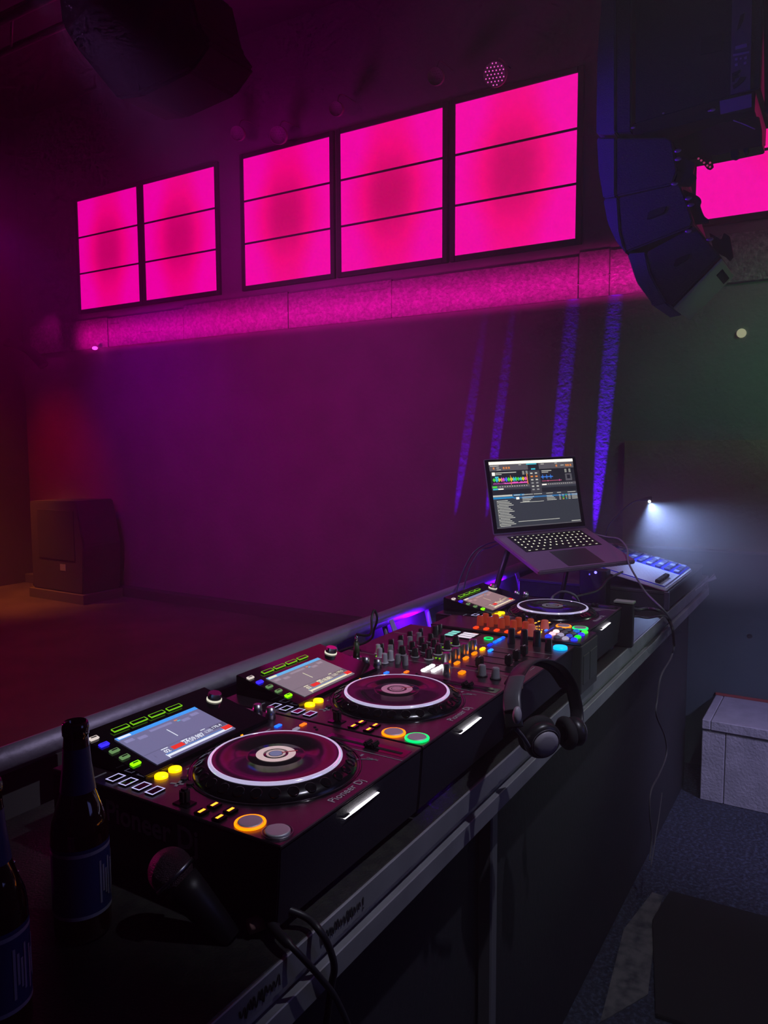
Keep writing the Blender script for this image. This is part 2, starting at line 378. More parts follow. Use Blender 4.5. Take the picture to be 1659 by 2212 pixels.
for x in (-1.0, 0.9, 2.5): MB().box(x-0.02, YT-0.02, 0, x+0.02, YT+0.02, 0.62, M_ALU, 0.003).build('leg', tr)

M_PAPER = mat('paper_strip', (0.62, 0.62, 0.66), 0.7)
for q in ([(841, 1341), (849, 1337), (862, 1368), (852, 1373)], [(1113, 1239), (1120, 1236), (1133, 1275), (1126, 1278)]):
    MB().prism([on_y(px, py, YT-0.024) for px, py in q], (0, 0.0015, 0), M_PAPER).build('tape_strip', tr)
# ================================================================== PLAYERS
SLOPE = 0.21
def hz(y): return 0.120+SLOPE*(y-0.262)       # height of the sloped display housing, local
SMAT = {
 1: (srgb(112, 110, 150), srgb(60, 150, 240), srgb(235, 240, 255)),
 2: (srgb(128, 116, 128), srgb(90, 170, 225), srgb(240, 235, 200)),
 3: (srgb(150, 118, 122), srgb(120, 130, 170), srgb(245, 225, 190))}
def player(X, Y, Z, idx, label, lime_play):
    t = thing('media_player', label, 'dj player', (X, Y, Z), group='media players in the row')
    W, D, H = 0.320, 0.392, 0.110
    # body with an angled lower front
    mb = MB()
    mb.prism([(0.0, 0.004, 0.052), (0.0, 0.0, 0.106), (0.0, D, 0.106), (0.0, D, 0.012), (0.0, 0.008, 0.012), (0.0, 0.006, 0.03)], (W-0.002, 0, 0), M_BODY, 0.0015)
    for fx in (0.03, W-0.03):
        for fy in (0.05, D-0.04): mb.cyl((fx, fy, 0), 0.014, 0.014, M_RUBBER, n=20)
    mb.build('body', t)
    MB().box(0.0, -0.001, 0.106, W-0.002, D, 0.1105, M_PLATE, 0.0012).build('top_plate', t)
    # side and front lettering
    mb = MB(); mb.text('Pioneer Dj', 0.038, M_PRINTD, T(-0.0012, 0.284, 0.068) @ RZ(-PI/2) @ RX(PI/2), 0.0004, xs=0.98, bold=0.0006)
    mb.build('side_lettering', t)['label'] = 'faint grey maker lettering on the side'
    mb = MB(); mb.text('Pioneer Dj', 0.0165, M_PRINTD, T(0.112, 0.008, 0.1108), 0.0001); mb.build('front_lettering', t)
    # slot
    MB().prism([(0.119, -0.0016, 0.0905), (0.2005, -0.0016, 0.0905), (0.160, -0.0016, 0.0885), (0.140, -0.0016, 0.0875)], (0, 0.004, 0), M_BLACK).build('slot_lip', t)
    o = MB().prism([(0.121, -0.0022, 0.0890), (0.150, -0.0022, 0.0890), (0.200, -0.0022, 0.0908), (0.200, -0.0022, 0.0912), (0.150, -0.0022, 0.0916), (0.121, -0.0022, 0.0896)], (0, 0.003, 0), em('slot', (1.0, 0.93, 1.0), 6.0)).build('disc_slot_light', t)
    o['label'] = 'bright white lit disc slot'
    # recess + jog wheel
    jx, jy = 0.160, 0.137
    MB().lathe([(0.1165, 0.0), (0.116, 0.0010), (0.1130, 0.0010), (0.1125, 0.0002)], M_GLOSS, 72, (jx, jy, 0.1103)).build('jog_surround', t)
    jog = MB().lathe([(0.1100, 0.0), (0.1090, 0.003), (0.1045, 0.0075), (0.0960, 0.0118), (0.0915, 0.0132), (0.0895, 0.0135)], M_JOGSIDE, 96, (jx, jy, 0.1108)).build('jog_wheel', t)
    mb = MB()
    for k in range(28):     # finger dimples round the flank
        a = 2*PI*k/28
        Mx = T(jx, jy, 0.1108) @ RZ(a) @ T(0.1018, 0, 0.0096) @ RY(math.radians(29))
        mb.lathe([(0.0, -0.0002), (0.0048, 0.0), (0.0066, 0.0004), (0.0072, 0.0002), (0.0076, -0.0006)], M_GLOSS, 16, M=Mx)
    mb.build('finger_dimples', jog)
    MB().lathe([(0.0900, 0.0133), (0.0898, 0.0146), (0.0888, 0.0160), (0.0870, 0.0167), (0.0852, 0.0167), (0.0848, 0.0161)], M_RING, 128, (jx, jy, 0.1108)).build('jog_ring', jog)
    mb = MB(); mb.lathe([(0.0848, -0.0006), (0.040, -0.0002), (0.0385, -0.0013), (0.037, -0.0002), (0.0, -0.0001)], M_JOG, 72, (jx, jy, 0.1276)); mb.build('jog_platter', jog)
    dm = {1: srgb(200, 175, 178), 2: srgb(150, 100, 128), 3: srgb(85, 80, 92)}[idx]
    mb = MB(); E1 = em('jogdisp%d' % idx, dm, 1.0)
    mb.lathe([(0.0268, 0.0006), (0.0170, 0.0007)], E1, 48, (jx, jy, 0.1276))
    mb.lathe([(0.0132, 0.0007), (0.0098, 0.0007)], em('jogc%d' % idx, tuple(c*0.8 for c in dm)), 32, (jx, jy, 0.1277))
    mb.lathe([(0.0088, 0.0008), (0.0, 0.0008)], em('jogd%d' % idx, srgb(110, 120, 160) if idx == 1 else dm, 0.8), 32, (jx, jy, 0.1278))
    mb.box(jx+0.008, jy-0.0012, 0.1285, jx+0.030, jy+0.0012, 0.1287, em('jogneedle', srgb(120, 30, 40), 1), M=T(jx, jy, 0) @ RZ(math.radians(-40)) @ T(-jx, -jy, 0))
    mb.build('jog_display', jog)
    # cue and play
    M_BTN = mat('button_metal', (0.75, 0.75, 0.78), 0.5, 0.6)
    for nm, y, col in (('cue_button', 0.061, (1.0, 0.20, 0.0)), ('play_button', 0.017+0.004, (0.0, 0.75, 0.12) if lime_play else None)):
        b = MB().lathe([(0.0146, 0.0), (0.0146, 0.0028), (0.0140, 0.0036), (0.0120, 0.0037), (0.0, 0.0032)], M_BTN, 40, (0.021, y, 0.1105)).build(nm, t)
        MB().torus((0.021, y, 0.1120), 0.0169 if col else 0.0172, 0.0016 if col else 0.0007, em('ring%s' % nm+str(bool(col)), col, 2.2) if col else M_BRUSH, 48, 8).build('button_ring', b)
    # small amber keys
    for x, y in ((0.011, 0.127), (0.031, 0.126), (0.011, 0.099), (0.031, 0.1)):
        b = MB().box(x-0.008, y-0.0075, 0.1103, x+0.008, y+0.0075, 0.1135, M_GLOSS, 0.003, 2).build('search_button', t)
        MB().box(x-0.0048, y-0.0018, 0.1134, x+0.0048, y+0.0018, 0.1139, em('amber', (1.0, 0.34, 0.02), 2.6)).build('amber_mark', b)
    # direction lever
    mb = MB(); mb.box(0.009, 0.150, 0.1103, 0.027, 0.175, 0.112, M_GLOSS, 0.002); mb.box(0.012, 0.156, 0.111, 0.024, 0.168, 0.130, M_BLACK, 0.003, 2); mb.build('direction_lever', t)
    # hot cue keys: white outlined
    for y in (0.290, 0.266, 0.241, 0.217):
        b = MB().box(0.010, y-0.0075, 0.1103, 0.032, y+0.0075, 0.1130, M_GLOSS, 0.001).build('hot_cue_button', t)
        mb = MB(); q = em('hotcue', srgb(195, 190, 245), 1.1)
        mb.box(0.0105, y-0.0072, 0.1129, 0.0315, y-0.0058, 0.1133, q); mb.box(0.0105, y+0.0058, 0.1129, 0.0315, y+0.0072, 0.1133, q)
        mb.box(0.0105, y-0.0072, 0.1129, 0.0119, y+0.0072, 0.1133, q); mb.box(0.0301, y-0.0072, 0.1129, 0.0315, y+0.0072, 0.1133, q)
        mb.build('white_outline', b)
    MB().box(0.006, 0.3165, 0.1103, 0.028, 0.3185, 0.1112, M_PRINT).build('printed_line', t)
    # yellow loop keys
    for x, y in ((0.056, 0.244), (0.080, 0.244)):
        MB().cyl((x, y, 0.1103), 0.0088, 0.0042, em('loopkey', (1.0, 0.50, 0.0), 2.6), n=24, bev=0.001).build('loop_button', t)
    mb = MB()
    mb.box(0.045, 0.2085, 0.1103, 0.063, 0.2125, 0.1108, M_PRINT, M=T(0.054, 0.21, 0) @ RZ(0.35) @ T(-0.054, -0.21, 0))
    mb.box(0.051, 0.203, 0.1103, 0.055, 0.221, 0.1108, M_PRINT, M=T(0.054, 0.21, 0) @ RZ(0.35) @ T(-0.054, -0.21, 0))
    mb.box(0.090, 0.232, 0.1103, 0.104, 0.2345, 0.1107, M_PRINT)
    mb.build('printed_cross', t)
    for x, y in ((0.066, 0.213), (0.060, 0.196)): MB().cyl((x, y, 0.1103), 0.0048, 0.003, M_BLACK, n=20).build('reloop_button', t)
    # right-hand strip: knobs, keys and leds
    for y in (0.290, 0.263):
        MB().cyl((0.300, y, 0.1103), 0.0085, 0.018, M_BRUSH, r2=0.0068, n=28, bev=0.001).build('jog_adjust_knob', t)
    for nm, x, y, c, s in (('beat_key', 0.277, 0.229, srgb(20, 90, 255), 2.6), ('reset_key', 0.301, 0.199, srgb(255, 110, 20), 1.6), ('sync_key', 0.281, 0.197, srgb(190, 180, 210), 0.5)):
        MB().box(x-0.0065, y-0.0035, 0.1103, x+0.0065, y+0.0035, 0.1128, em(nm, c, s), 0.001).build(nm, t)
    for x, y in ((0.220, 0.252), (0.202, 0.252), (0.303, 0.178), (0.297, 0.17)):
        MB().cyl((x, y, 0.1103), 0.0022, 0.0015, em('led_or', (1, 0.25, 0), 2.0) if x < 0.25 else M_BLACK, n=12).build('indicator', t)
    for y in (0.232, 0.222): MB().box(0.249, y-0.0012, 0.1103, 0.262, y+0.0012, 0.1107, M_PRINTD).build('printed_mark', t)
    mb = MB(); mb.box(0.272, 0.004, 0.1101, 0.298, 0.142, 0.1108, M_GLOSS, 0.0003); mb.box(0.2805, 0.012, 0.1106, 0.2865, 0.134, 0.1112, M_MATTE)
    mb.build('tempo_slot', t)
    mb = MB(); mb.box(0.274, 0.054, 0.111, 0.293, 0.061, 0.119, M_BLACK, 0.002, 2); mb.box(0.274, 0.065, 0.111, 0.293, 0.072, 0.119, M_BLACK, 0.002, 2)
    mb.box(0.276, 0.058, 0.111, 0.291, 0.068, 0.115, M_BLACK); mb.build('tempo_slider', t)
    MB().box(0.262, -0.0005, 0.1103, 0.2632, 0.142, 0.1109, M_PRINT).build('panel_seam', t)
    mb = MB(); mb.tube([(0.232, 0.058, 0.1108), (0.240, 0.048, 0.1108), (0.244, 0.036, 0.1108)], 0.0006, M_PRINT, 5)
    mb.text('TEMPO', 0.006, M_PRINT, T(0.249, 0.028, 0.1108) @ RZ(PI/2), 0.0001); mb.box(0.247, 0.056, 0.1105, 0.254, 0.0595, 0.1108, M_PRINT)
    mb.build('printed_marks', t)
    # display housing
    y0, y1, x0, x1 = 0.252, 0.388, 0.036, 0.282
    ho = MB().prism([(x0, y0, 0.110), (x0, y0, hz(y0)-0.001), (x0, y1, hz(y1)-0.001), (x0, y1, 0.110)], (x1-x0, 0, 0), M_GLOSS, 0.001).build('display_housing', t)
    cs, sn = 1/math.hypot(1, SLOPE), SLOPE/math.hypot(1, SLOPE)
    def HM(x, y, lift=0.0): return T(x, y, hz(y)+lift) @ RX(math.atan(SLOPE))
    def hq(mb, u0, v0, u1, v1, m, lift=0.0006):
        A = HM(0.066, 0.262, lift)
        mb.quad([(u0*0.152, v0*0.086, 0), (u1*0.152, v0*0.086, 0), (u1*0.152, v1*0.086, 0), (u0*0.152, v1*0.086, 0)], m, A)
    bg, bl, wh = SMAT[idx]
    sc = MB(); sc.box(0, 0, -0.0008, 0.152, 0.086, 0.0, em('scr_bg%d' % idx, bg), M=HM(0.066, 0.262, 0.0004)); sc = sc.build('touch_screen', ho)
    mb = MB(); EB, EWh, ED = em('scr_bl%d' % idx, bl, 1.1), em('scr_wh%d' % idx, wh, 1.0), em('scr_dk%d' % idx, tuple(c*0.55 for c in bg))
    hq(mb, 0.0, 0.91, 1, 1.0, EB); hq(mb, 0.02, 0.925, 0.16, 0.985, EWh, 0.0009)
    hq(mb, 0.0, 0.02, 1, 0.025, ED); hq(mb, 0.16, 0.045, 0.98, 0.10, EWh); hq(mb, 0.155, 0.0, 0.165, 0.12, EWh, 0.0009)
    hq(mb, 0.0, 0.30, 1, 0.31, ED); hq(mb, 0.16, 0.12, 1, 0.13, EB)
    for u in (0.03, 0.16, 0.84, 0.70): hq(mb, u, 0.77 if u < .1 or u > .8 else 0.72, u+0.10, 0.85 if u < .1 or u > .8 else 0.80, em('scr_ic%d' % idx, tuple(c*1.5 for c in bg)))
    hq(mb, 0.33, 0.80, 0.60, 0.86, _M["glow_scr_ic%d" % idx]); hq(mb, 0.64, 0.83, 0.68, 0.86, em('scr_o', (1, .3, .1), .8)); hq(mb, 0.66, 0.79, 0.70, 0.82, em('scr_c', (.1, .6, .9), .8))
    hq(mb, 0.465, 0.43, 0.475, 0.70, EWh, 0.0009)
    ER = em('scr_red', srgb(235, 50, 40), 1.0)
    hq(mb, 0.28, 0.15, 0.42, 0.25, ER); hq(mb, 0.89, 0.06, 1.0, 0.17, ER, 0.001)
    hq(mb, 0.80, 0.19, 0.99, 0.31, ED, 0.0008)
    tx = {1: ('24:59.987', '02', '-2.20%', '170.4'), 2: ('20:18.881', '02', '-2.20%', '170.5'), 3: ('03:18.402', '02', '+0.00%', '170.3')}[idx]
    A = HM(0.066, 0.262, 0.0010)
    mb.text(tx[0], 0.0125, EWh, A @ T(0.064, 0.0135, 0), xs=0.80, bold=0.0002); mb.text(tx[1], 0.010, EWh, A @ T(0.027, 0.0125, 0), bold=0.0002)
    mb.text(tx[2], 0.0085, EWh, A @ T(0.106, 0.0165, 0), xs=0.7); mb.text(tx[3], 0.0085, EWh, A @ T(0.1235, 0.0185, 0), bold=0.0001)
    mb.text('1', 0.009, ED, A @ T(0.008, 0.012, 0)); hq(mb, 0.18, 0.26, 0.26, 0.28, EWh); hq(mb, 0.42, 0.26, 0.50, 0.28, EWh); hq(mb, 0.70, 0.31, 0.76, 0.33, EWh)
    mb.build('screen_readout', sc)
    # green browse keys and side keys
    for x in (0.090, 0.123, 0.157, 0.191):
        b = MB().box(-0.0135, -0.004, -0.001, 0.0135, 0.004, 0.0022, M_GLOSS, 0.001, M=HM(x, 0.363)).build('browse_button', ho)
        mb = MB(); g = em('green_line', srgb(120, 200, 20), 0.9)
        mb.box(-0.0135, -0.0044, 0.0002, 0.0135, -0.0030, 0.0024, g, 0.0004, M=HM(x, 0.363)); mb.box(-0.0138, -0.0044, 0.0010, -0.0128, 0.003, 0.0024, g, M=HM(x, 0.363)); mb.box(0.0128, -0.0044, 0.0010, 0.0138, 0.003, 0.0024, g, M=HM(x, 0.363))
        mb.box(-0.0135, 0.0030, 0.0016, 0.0135, 0.0038, 0.0024, g, M=HM(x, 0.363)); mb.build('green_outline', b)
    for k, (y, c, s) in enumerate(((0.364, srgb(230, 215, 210), 0.9), (0.343, srgb(40, 30, 255), 2.4), (0.322, srgb(110, 150, 95), 0.8), (0.302, srgb(110, 150, 95), 0.8), (0.281, srgb(120, 255, 0), 2.2))):
        b = MB().box(-0.0075, -0.0042, -0.001, 0.0075, 0.0042, 0.0026, em('sidekey%d' % k, c, s), 0.0015, 2, M=HM(0.046, y)).build('source_button', ho)
        MB().box(-0.0045, -0.001, 0.0025, 0.0045, 0.0012, 0.0028, M_GLOSS if k != 1 else em('sk_b', (.02, .02, .5)), M=HM(0.046, y)).build('button_mark', b)
    mb = MB(); mb.lathe([(0.0122, -0.002), (0.0122, 0.0012), (0.0118, 0.0016), (0.0110, 0.0016)], em('knobglint', srgb(240, 235, 215), 0.9), 32, M=HM(0.262, 0.347)); k0 = mb.build('selector_glint', ho)  # glints beside the knob painted as a faintly glowing ring
    mb = MB(); mb.cyl((0, 0, 0.001), 0.0112, 0.010, M_CHROME, r2=0.0104, n=18, smooth=False, bev=0.001, M=HM(0.262, 0.347)); mb.build('selector_knob', ho)
    mb = MB(); mb.box(0.275, 0.300, 0.1103, 0.315, 0.330, 0.1107, mat('pink_print', (0.5, 0.08, 0.25), 0.5), 0.0001)
    mb.text('PRO', 0.011, M_GLOSS, T(0.281, 0.311, 0.1109)); mb.build('model_sticker', t)
    return t
PZ = TZ
player(0.0, 0.0, PZ, 1, 'media player beside the beer bottle, its play button unlit', False)
player(0.322, 0.0, PZ, 2, 'media player between the bottle end player and the knob mixer, play button green', True)
player(1.112, 0.0, PZ, 3, 'media player under the laptop, beyond the coloured pads', True)

# ================================================================== MIXER
mx = thing('dj_mixer', 'black four channel dj mixer full of knobs with a row of orange cue buttons', 'mixer', (0, 0, 0))
ZM = 1.018
mb = MB(); mb.prism([(0.646, -0.012, ZM-0.004), (0.646, -0.006, TZ+0.03), (0.646, 0.012, TZ+0.012), (0.646, 0.392, TZ+0.012), (0.646, 0.392, ZM-0.004)], (0.334, 0, 0), M_BODY, 0.0015)
for fx in (0.68, 0.95):
    for fy in (0.05, 0.36): mb.cyl((fx, fy, TZ), 0.014, 0.014, M_RUBBER, n=20)
mb.build('body', mx)
MB().box(0.646, -0.014, ZM-0.004, 0.980, 0.392, ZM, M_PLATE, 0.001).build('top_plate', mx)
def knob(parent, x, y, r, h, m, z=ZM, name='knob', skirt=None, pointer=True):
    mb = MB()
    if skirt: mb.cyl((x, y, z), r*1.28, 0.003, skirt, n=28)
    mb.cyl((x, y, z+(0.002 if skirt else 0)), r, h, m, r2=r*0.82, n=20, smooth=False, bev=0.0012)
    if pointer: mb.box(x-0.0006, y-r*0.9, z+h*0.3, x+0.0006, y-r*0.62, z+h+0.0012, M_KNOBW)
    return mb.build(name, parent)
for x in (0.730, 0.771, 0.812, 0.853):
    knob(mx, x, 0.322, 0.0072, 0.018, M_BLACK, name='trim_knob')
    for y in (0.299, 0.270, 0.240): knob(mx, x, y, 0.0072, 0.018, M_KNOBG if y > 0.29 else M_BLACK, skirt=M_KNOBG if y < 0.28 else None, name='equaliser_knob')
    knob(mx, x, 0.208, 0.0080, 0.020, M_BLACK, skirt=M_KNOBW, name='equaliser_knob')
    knob(mx, x-0.003, 0.166, 0.0100, 0.021, M_CHROME, name='filter_knob')
    o = MB().box(x-0.0095, 0.1395, ZM, x+0.0095, 0.1500, ZM+0.0045, em('cue_or', (1.0, 0.20, 0.0), 1.5) if abs(x-0.853) > .01 else em('cue_or2', (1.0, 0.36, 0.0), 3.0), 0.0025, 2).build('cue_button', mx)
    # channel fader
    mb = MB(); mb.box(x-0.0015, 0.010, ZM-0.001, x+0.0015, 0.125, ZM+0.0006, M_MATTE); mb.build('fader_slot', mx)
    mb = MB(); yf = {0.730: 0.096, 0.771: 0.052, 0.812: 0.052, 0.853: 0.052}[x]
    mb.box(x-0.0070, yf-0.0065, ZM+0.003, x+0.0070, yf+0.0065, ZM+0.022, M_BLACK, 0.0018, 2); mb.box(x-0.0055, yf-0.0007, ZM+0.0215, x+0.0055, yf+0.0007, ZM+0.0226, M_KNOBW)
    mb.box(x-0.002, yf-0.003, ZM, x+0.002, yf+0.003, ZM+0.006, M_BLACK); mb.build('channel_fader', mx)
    mb = MB()
    for k in range(9): mb.box(x+0.0145, 0.190+0.0085*k, ZM, x+0.0185, 0.1935+0.0085*k, ZM+0.0012, em('vu_green', srgb(120, 200, 10), 0.9) if k < (7 if x > 0.8 else 3) else M_GLOSS)
    mb.build('level_meter', mx)
for x, y, m_ in ((0.660, 0.270, M_KNOBW), (0.683, 0.270, M_KNOBW), (0.690, 0.300, M_KNOBW), (0.712, 0.318, M_KNOBW), (0.674, 0.248, M_KNOBG), (0.673, 0.230, M_KNOBG)):
    knob(mx, x, y, 0.0062, 0.019, m_, skirt=m_ if m_ is M_KNOBW else None, name='microphone_knob')
for x, y in ((0.678, 0.040), (0.682, 0.069)): knob(mx, x, y, 0.0082, 0.020, M_KNOBG, skirt=M_BLACK, name='headphone_knob')
knob(mx, 0.663, 0.134, 0.0078, 0.020, M_CHROME, name='mixing_knob')
MB().box(0.668, 0.102, ZM, 0.687, 0.115, ZM+0.0045, _M["glow_cue_or"], 0.0025, 2).build('cue_button', mx)['label'] = 'orange lit cue button set apart from the row'
for x, y in ((0.655, 0.178), (0.671, 0.178), (0.687, 0.178), (0.662, 0.160), (0.678, 0.160), (0.694, 0.160)):
    MB().box(x-0.0082, y-0.0055, ZM, x+0.0082, y+0.0055, ZM+0.0045, em('white_key', (1, 0.97, 1.0), 1.8), 0.0025, 2).build('effect_key', mx)
MB().box(0.685, 0.297, ZM, 0.704, 0.309, ZM+0.004, em('key_lime', srgb(110, 230, 0), 1.8), 0.0025, 2).build('lime_key', mx)
for x, y, c, s in ((0.893, 0.145, srgb(15, 40, 255), 1.3), (0.923, 0.145, srgb(10, 90, 255), 2.2), (0.943, 0.145, srgb(10, 110, 255), 2.2), (0.962, 0.145, srgb(10, 80, 255), 1.6), (0.852, 0.126, srgb(20, 120, 255), 2.6)):
    MB().box(x-0.009, y-0.004, ZM, x+0.009, y+0.004, ZM+0.004, em('bluekey%d' % int(x*1000), c, s), 0.0015, 2).build('beat_key', mx)
mb = MB(); mb.torus((0.942, 0.170, ZM+0.002), 0.009, 0.0018, em('ring_green', (0, .6, .12), 1.6), 32, 8); mb.lathe([(0.0085, 0.002), (0, 0.003)], M_GLOSS, 24, (0.942, 0.170, ZM)); mb.build('select_dial', mx)
for (a, b), c, nm in (((0.250, 0.270), srgb(130, 220, 210), 'effect_display'), ((0.205, 0.240), srgb(235, 225, 240), 'beat_display')):
    d_ = MB().box(0.915, a-0.003, ZM, 0.972, b+0.003, ZM+0.002, M_GLOSS, 0.0005).build(nm, mx)
    mb = MB()
    for k in range(3): mb.box(0.920+0.017*k, a, ZM+0.002, 0.932+0.017*k, b, ZM+0.0024, em('d_'+nm, c, 1.0))
    mb.build('lit_readout', d_)
for x, y, r, h in ((0.922, 0.295, 0.009, 0.02), (0.955, 0.300, 0.007, 0.016), (0.933, 0.112, 0.0085, 0.034), (0.937, 0.084, 0.0085, 0.034), (0.942, 0.057, 0.009, 0.034), (0.900, 0.320, 0.006, .015)):
    knob(mx, x, y, r, h, M_BLACK, name='effect_knob')
MB().cyl((0.945, 0.006, ZM), 0.0150, 0.006, em('cyan_btn', srgb(0, 165, 255), 2.0), n=32, bev=0.0015).build('effect_on_button', mx)['label'] = 'large round cyan lit button at the front corner'
knob(mx, 0.916, 0.022, 0.0080, 0.026, M_BLACK, name='level_knob')
mb = MB()
for a, b in (((0.705, 0.004), (0.705, 0.385)), ((0.890, 0.004), (0.890, 0.385))): mb.box(a[0]-0.0004, a[1], ZM, b[0]+0.0004, b[1], ZM+0.0004, M_PRINTD)
for k in range(4): mb.box(0.72+0.042*k, 0.004, ZM, 0.744+0.042*k, 0.0046, ZM+0.0004, M_PRINTD)
mb.build('printed_lines', mx)
mb = MB(); mb.cyl((0.664, 0.340, ZM), 0.011, 0.003, M_CHROME, n=24); mb.build('microphone_socket', mx)

# ================================================================== PAD EFFECTS UNIT
fx = thing('effects_unit', 'narrow effects unit with coloured rubber pads and orange lit knobs beside the mixer', 'effects unit', (0, 0, 0))
ZF = 1.024; fx0, fx1 = 0.986, 1.106
mb = MB(); mb.box(fx0, -0.028, TZ, fx1, 0.34, ZF-0.006, mat('unit_body', (0.05, 0.055, 0.05), 0.45), 0.002)
mb.build('body', fx)
mb = MB(); mb.box(fx0+0.012, -0.0295, TZ+0.02, fx0+0.055, -0.027, ZF-0.03, mat('unit_flap', (0.055, 0.065, 0.055), 0.4), 0.0008); mb.box(fx0+0.060, -0.0295, TZ+0.02, fx1-0.006, -0.027, ZF-0.03, mat('unit_flap'), 0.0008); mb.build('front_flap', fx)
MB().box(fx0, -0.026, ZF-0.006, fx1, 0.34, ZF, M_PLATE, 0.0015).build('top_plate', fx)
pc = [[srgb(30, 50, 255), srgb(0, 220, 30), srgb(50, 40, 255), srgb(60, 230, 50)],
      [srgb(200, 190, 225), srgb(60, 80, 220), None, srgb(0, 130, 255)],
      [None, srgb(190, 180, 215), None, None],
      [srgb(30, 50, 255), srgb(255, 180, 190), srgb(255, 200, 200), None]]
M_PAD = mat('dark_pad', (0.16, 0.15, 0.18), 0.5)
for r in range(4):
    for c in range(4):
        x = 1.008+0.0258*c; y = -0.004+0.0195*r; col = pc[r][c]
        mb = MB(); mb.ball((x, y, ZF+0.001), 0.0088, em('pad%d%d' % (r, c), col, 1.7 if r in (0, 3) else 0.7) if col else M_PAD, (1.15, 0.85, 0.55), 20, 10); mb.build('pad', fx)
M_LITK = mat('orange_lit_knob', (0.50, 0.07, 0.03), 0.45, emit=(1.0, 0.10, 0.02), es=0.10)  # orange light falling on the knobs put into their colour and faint glow
for y in (0.232, 0.206, 0.178, 0.148, 0.118):
    for x in (1.034, 1.066):
        knob(fx, x, y, 0.0088, 0.022, M_LITK, z=ZF, name='orange_lit_knob', pointer=False)
for y in (0.227, 0.201, 0.175, 0.149): MB().box(0.9905, y-0.006, ZF, 1.0085, y+0.006, ZF+0.004, em('redkey', srgb(255, 70, 20), 1.0), 0.002, 2).build('red_key', fx)
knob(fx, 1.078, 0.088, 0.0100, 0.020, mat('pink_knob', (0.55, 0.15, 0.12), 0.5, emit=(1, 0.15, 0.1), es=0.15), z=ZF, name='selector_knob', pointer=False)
knob(fx, 0.998, 0.090, 0.0095, 0.026, mat('pink_knob'), z=ZF, name='selector_knob', pointer=False)
for k in range(9):
    a = math.radians(200-20*k); MB().cyl((1.078+0.0175*math.cos(a), 0.095+0.0175*math.sin(a), ZF), 0.0014, 0.0015, em('or_dot', (1, .35, .02), 1.8), n=10).build('indicator', fx)
for x, y, c, nm in ((1.062, 0.079, srgb(60, 120, 255), 'blue_key'), (1.036, 0.084, srgb(240, 230, 60), 'yellow_key'), (1.010, 0.124, srgb(255, 110, 20), 'orange_key'), (1.022, 0.124, srgb(255, 110, 20), 'orange_key')):
    MB().box(x-0.006, y-0.003, ZF, x+0.006, y+0.003, ZF+0.002, em(nm, c, 1.6), 0.0008).build(nm, fx)
MB().box(1.040, 0.0735, ZF, 1.100, 0.0745, ZF+0.0008, em('blue_line', srgb(60, 70, 255), 0.8)).build('blue_strip', fx)

# plug box on the last player
mb = MB(); mb.box(1.436, -0.026, TZ, 1.458, 0.022, 1.028, M_BLACK, 0.002); o = mb.build('connection_box')
tag(o, 'small upright black box at the end of the player row with cables plugged in', 'box')
MB().box(1.434, -0.028, 1.028, 1.462, 0.024, 1.034, mat('green_lit_top', (0.25, 0.30, 0.20), 0.4), 0.001).build('lid', o)  # green light on the box top put into the lid's colour

# ================================================================== STAGE SIDE: barrier board, stone step, floor pieces
o = MB().box(3.0, -2.6, 0.0, 3.05, 0.55, 0.975, mat('board_teal', (0.045, 0.075, 0.080), 0.6, noise=(4, (0.06, 0.095, 0.10), 0.3, 0.7)), 0.002)
o = o.build('low_partition'); tag(o, 'dark smooth teal grey waist-high partition beyond the table end', 'partition')
mb = MB(); mb.box(2.999, -2.6, 0.975, 3.052, 0.55, 0.981, mat('partition_cap', (0.2, 0.2, 0.2), 0.5)); mb.build('top_edge', o)
mb = MB(); mb.cyl((2.997, -0.155, 0.62), 0.010, 0.004, M_MATTE, axis='x', n=20); mb.build('screw_hole', o)
mb = MB(); mb.box(2.99, -2.6, 0.34, 3.0, -0.026, 0.349, mat('red_sealant', (0.35, 0.06, 0.05), 0.6)); mb.build('red_edge', o)
M_STONE = mat('stone_tile', (0.36, 0.35, 0.38), 0.6, noise=(16, (0.46, 0.44, 0.48), 0.35, 0.7), bump=(90, 0.35))
st = thing('stone_step', 'pale grey tiled step glowing purple beside the table end', 'step', (0, 0, 0))
ysx = [-2.6, -1.9, -1.2, -0.52, -0.060, -0.026]
for a, b in zip(ysx, ysx[1:]):
    MB().box(2.635, a+0.001, 0.30, 2.99, b-0.001, 0.34, M_STONE, 0.003).build('tread_tile', st)
ysf = [-2.6, -1.6, -0.85, -0.115, -0.026]
for a, b in zip(ysf, ysf[1:]):
    MB().box(2.645, a+0.001, 0.0, 2.985, b-0.001, 0.30, M_STONE, 0.003).build('riser_tile', st)
o = MB().prism([(1.21, -0.025, 0.0), (1.374, -0.105, 0.0), (1.74, -0.05, 0.0), (1.86, -0.045, 0.0), (1.86, -0.01, 0.0), (1.62, 0.02, 0.0)], (0, 0, 0.003), mat('worn_tape', (0.13, 0.13, 0.12), 0.9, noise=(26, (0.04, 0.045, 0.05), 0.4, 0.65))).build('floor_tape')
tag(o, 'pale worn tape strip on the dark carpet near the table foot', 'tape')
o = MB().prism([(1.30, -0.14, 0.0), (1.70, -0.045, 0.0), (1.885, -0.06, 0.0), (1.93, -1.3, 0.0), (1.35, -1.3, 0.0)], (0, 0, 0.012), mat('rubber_mat', (0.006, 0.006, 0.006), 0.9), 0.002).build('rubber_mat')
tag(o, 'black rubber mat lying on the speckled carpet', 'mat')

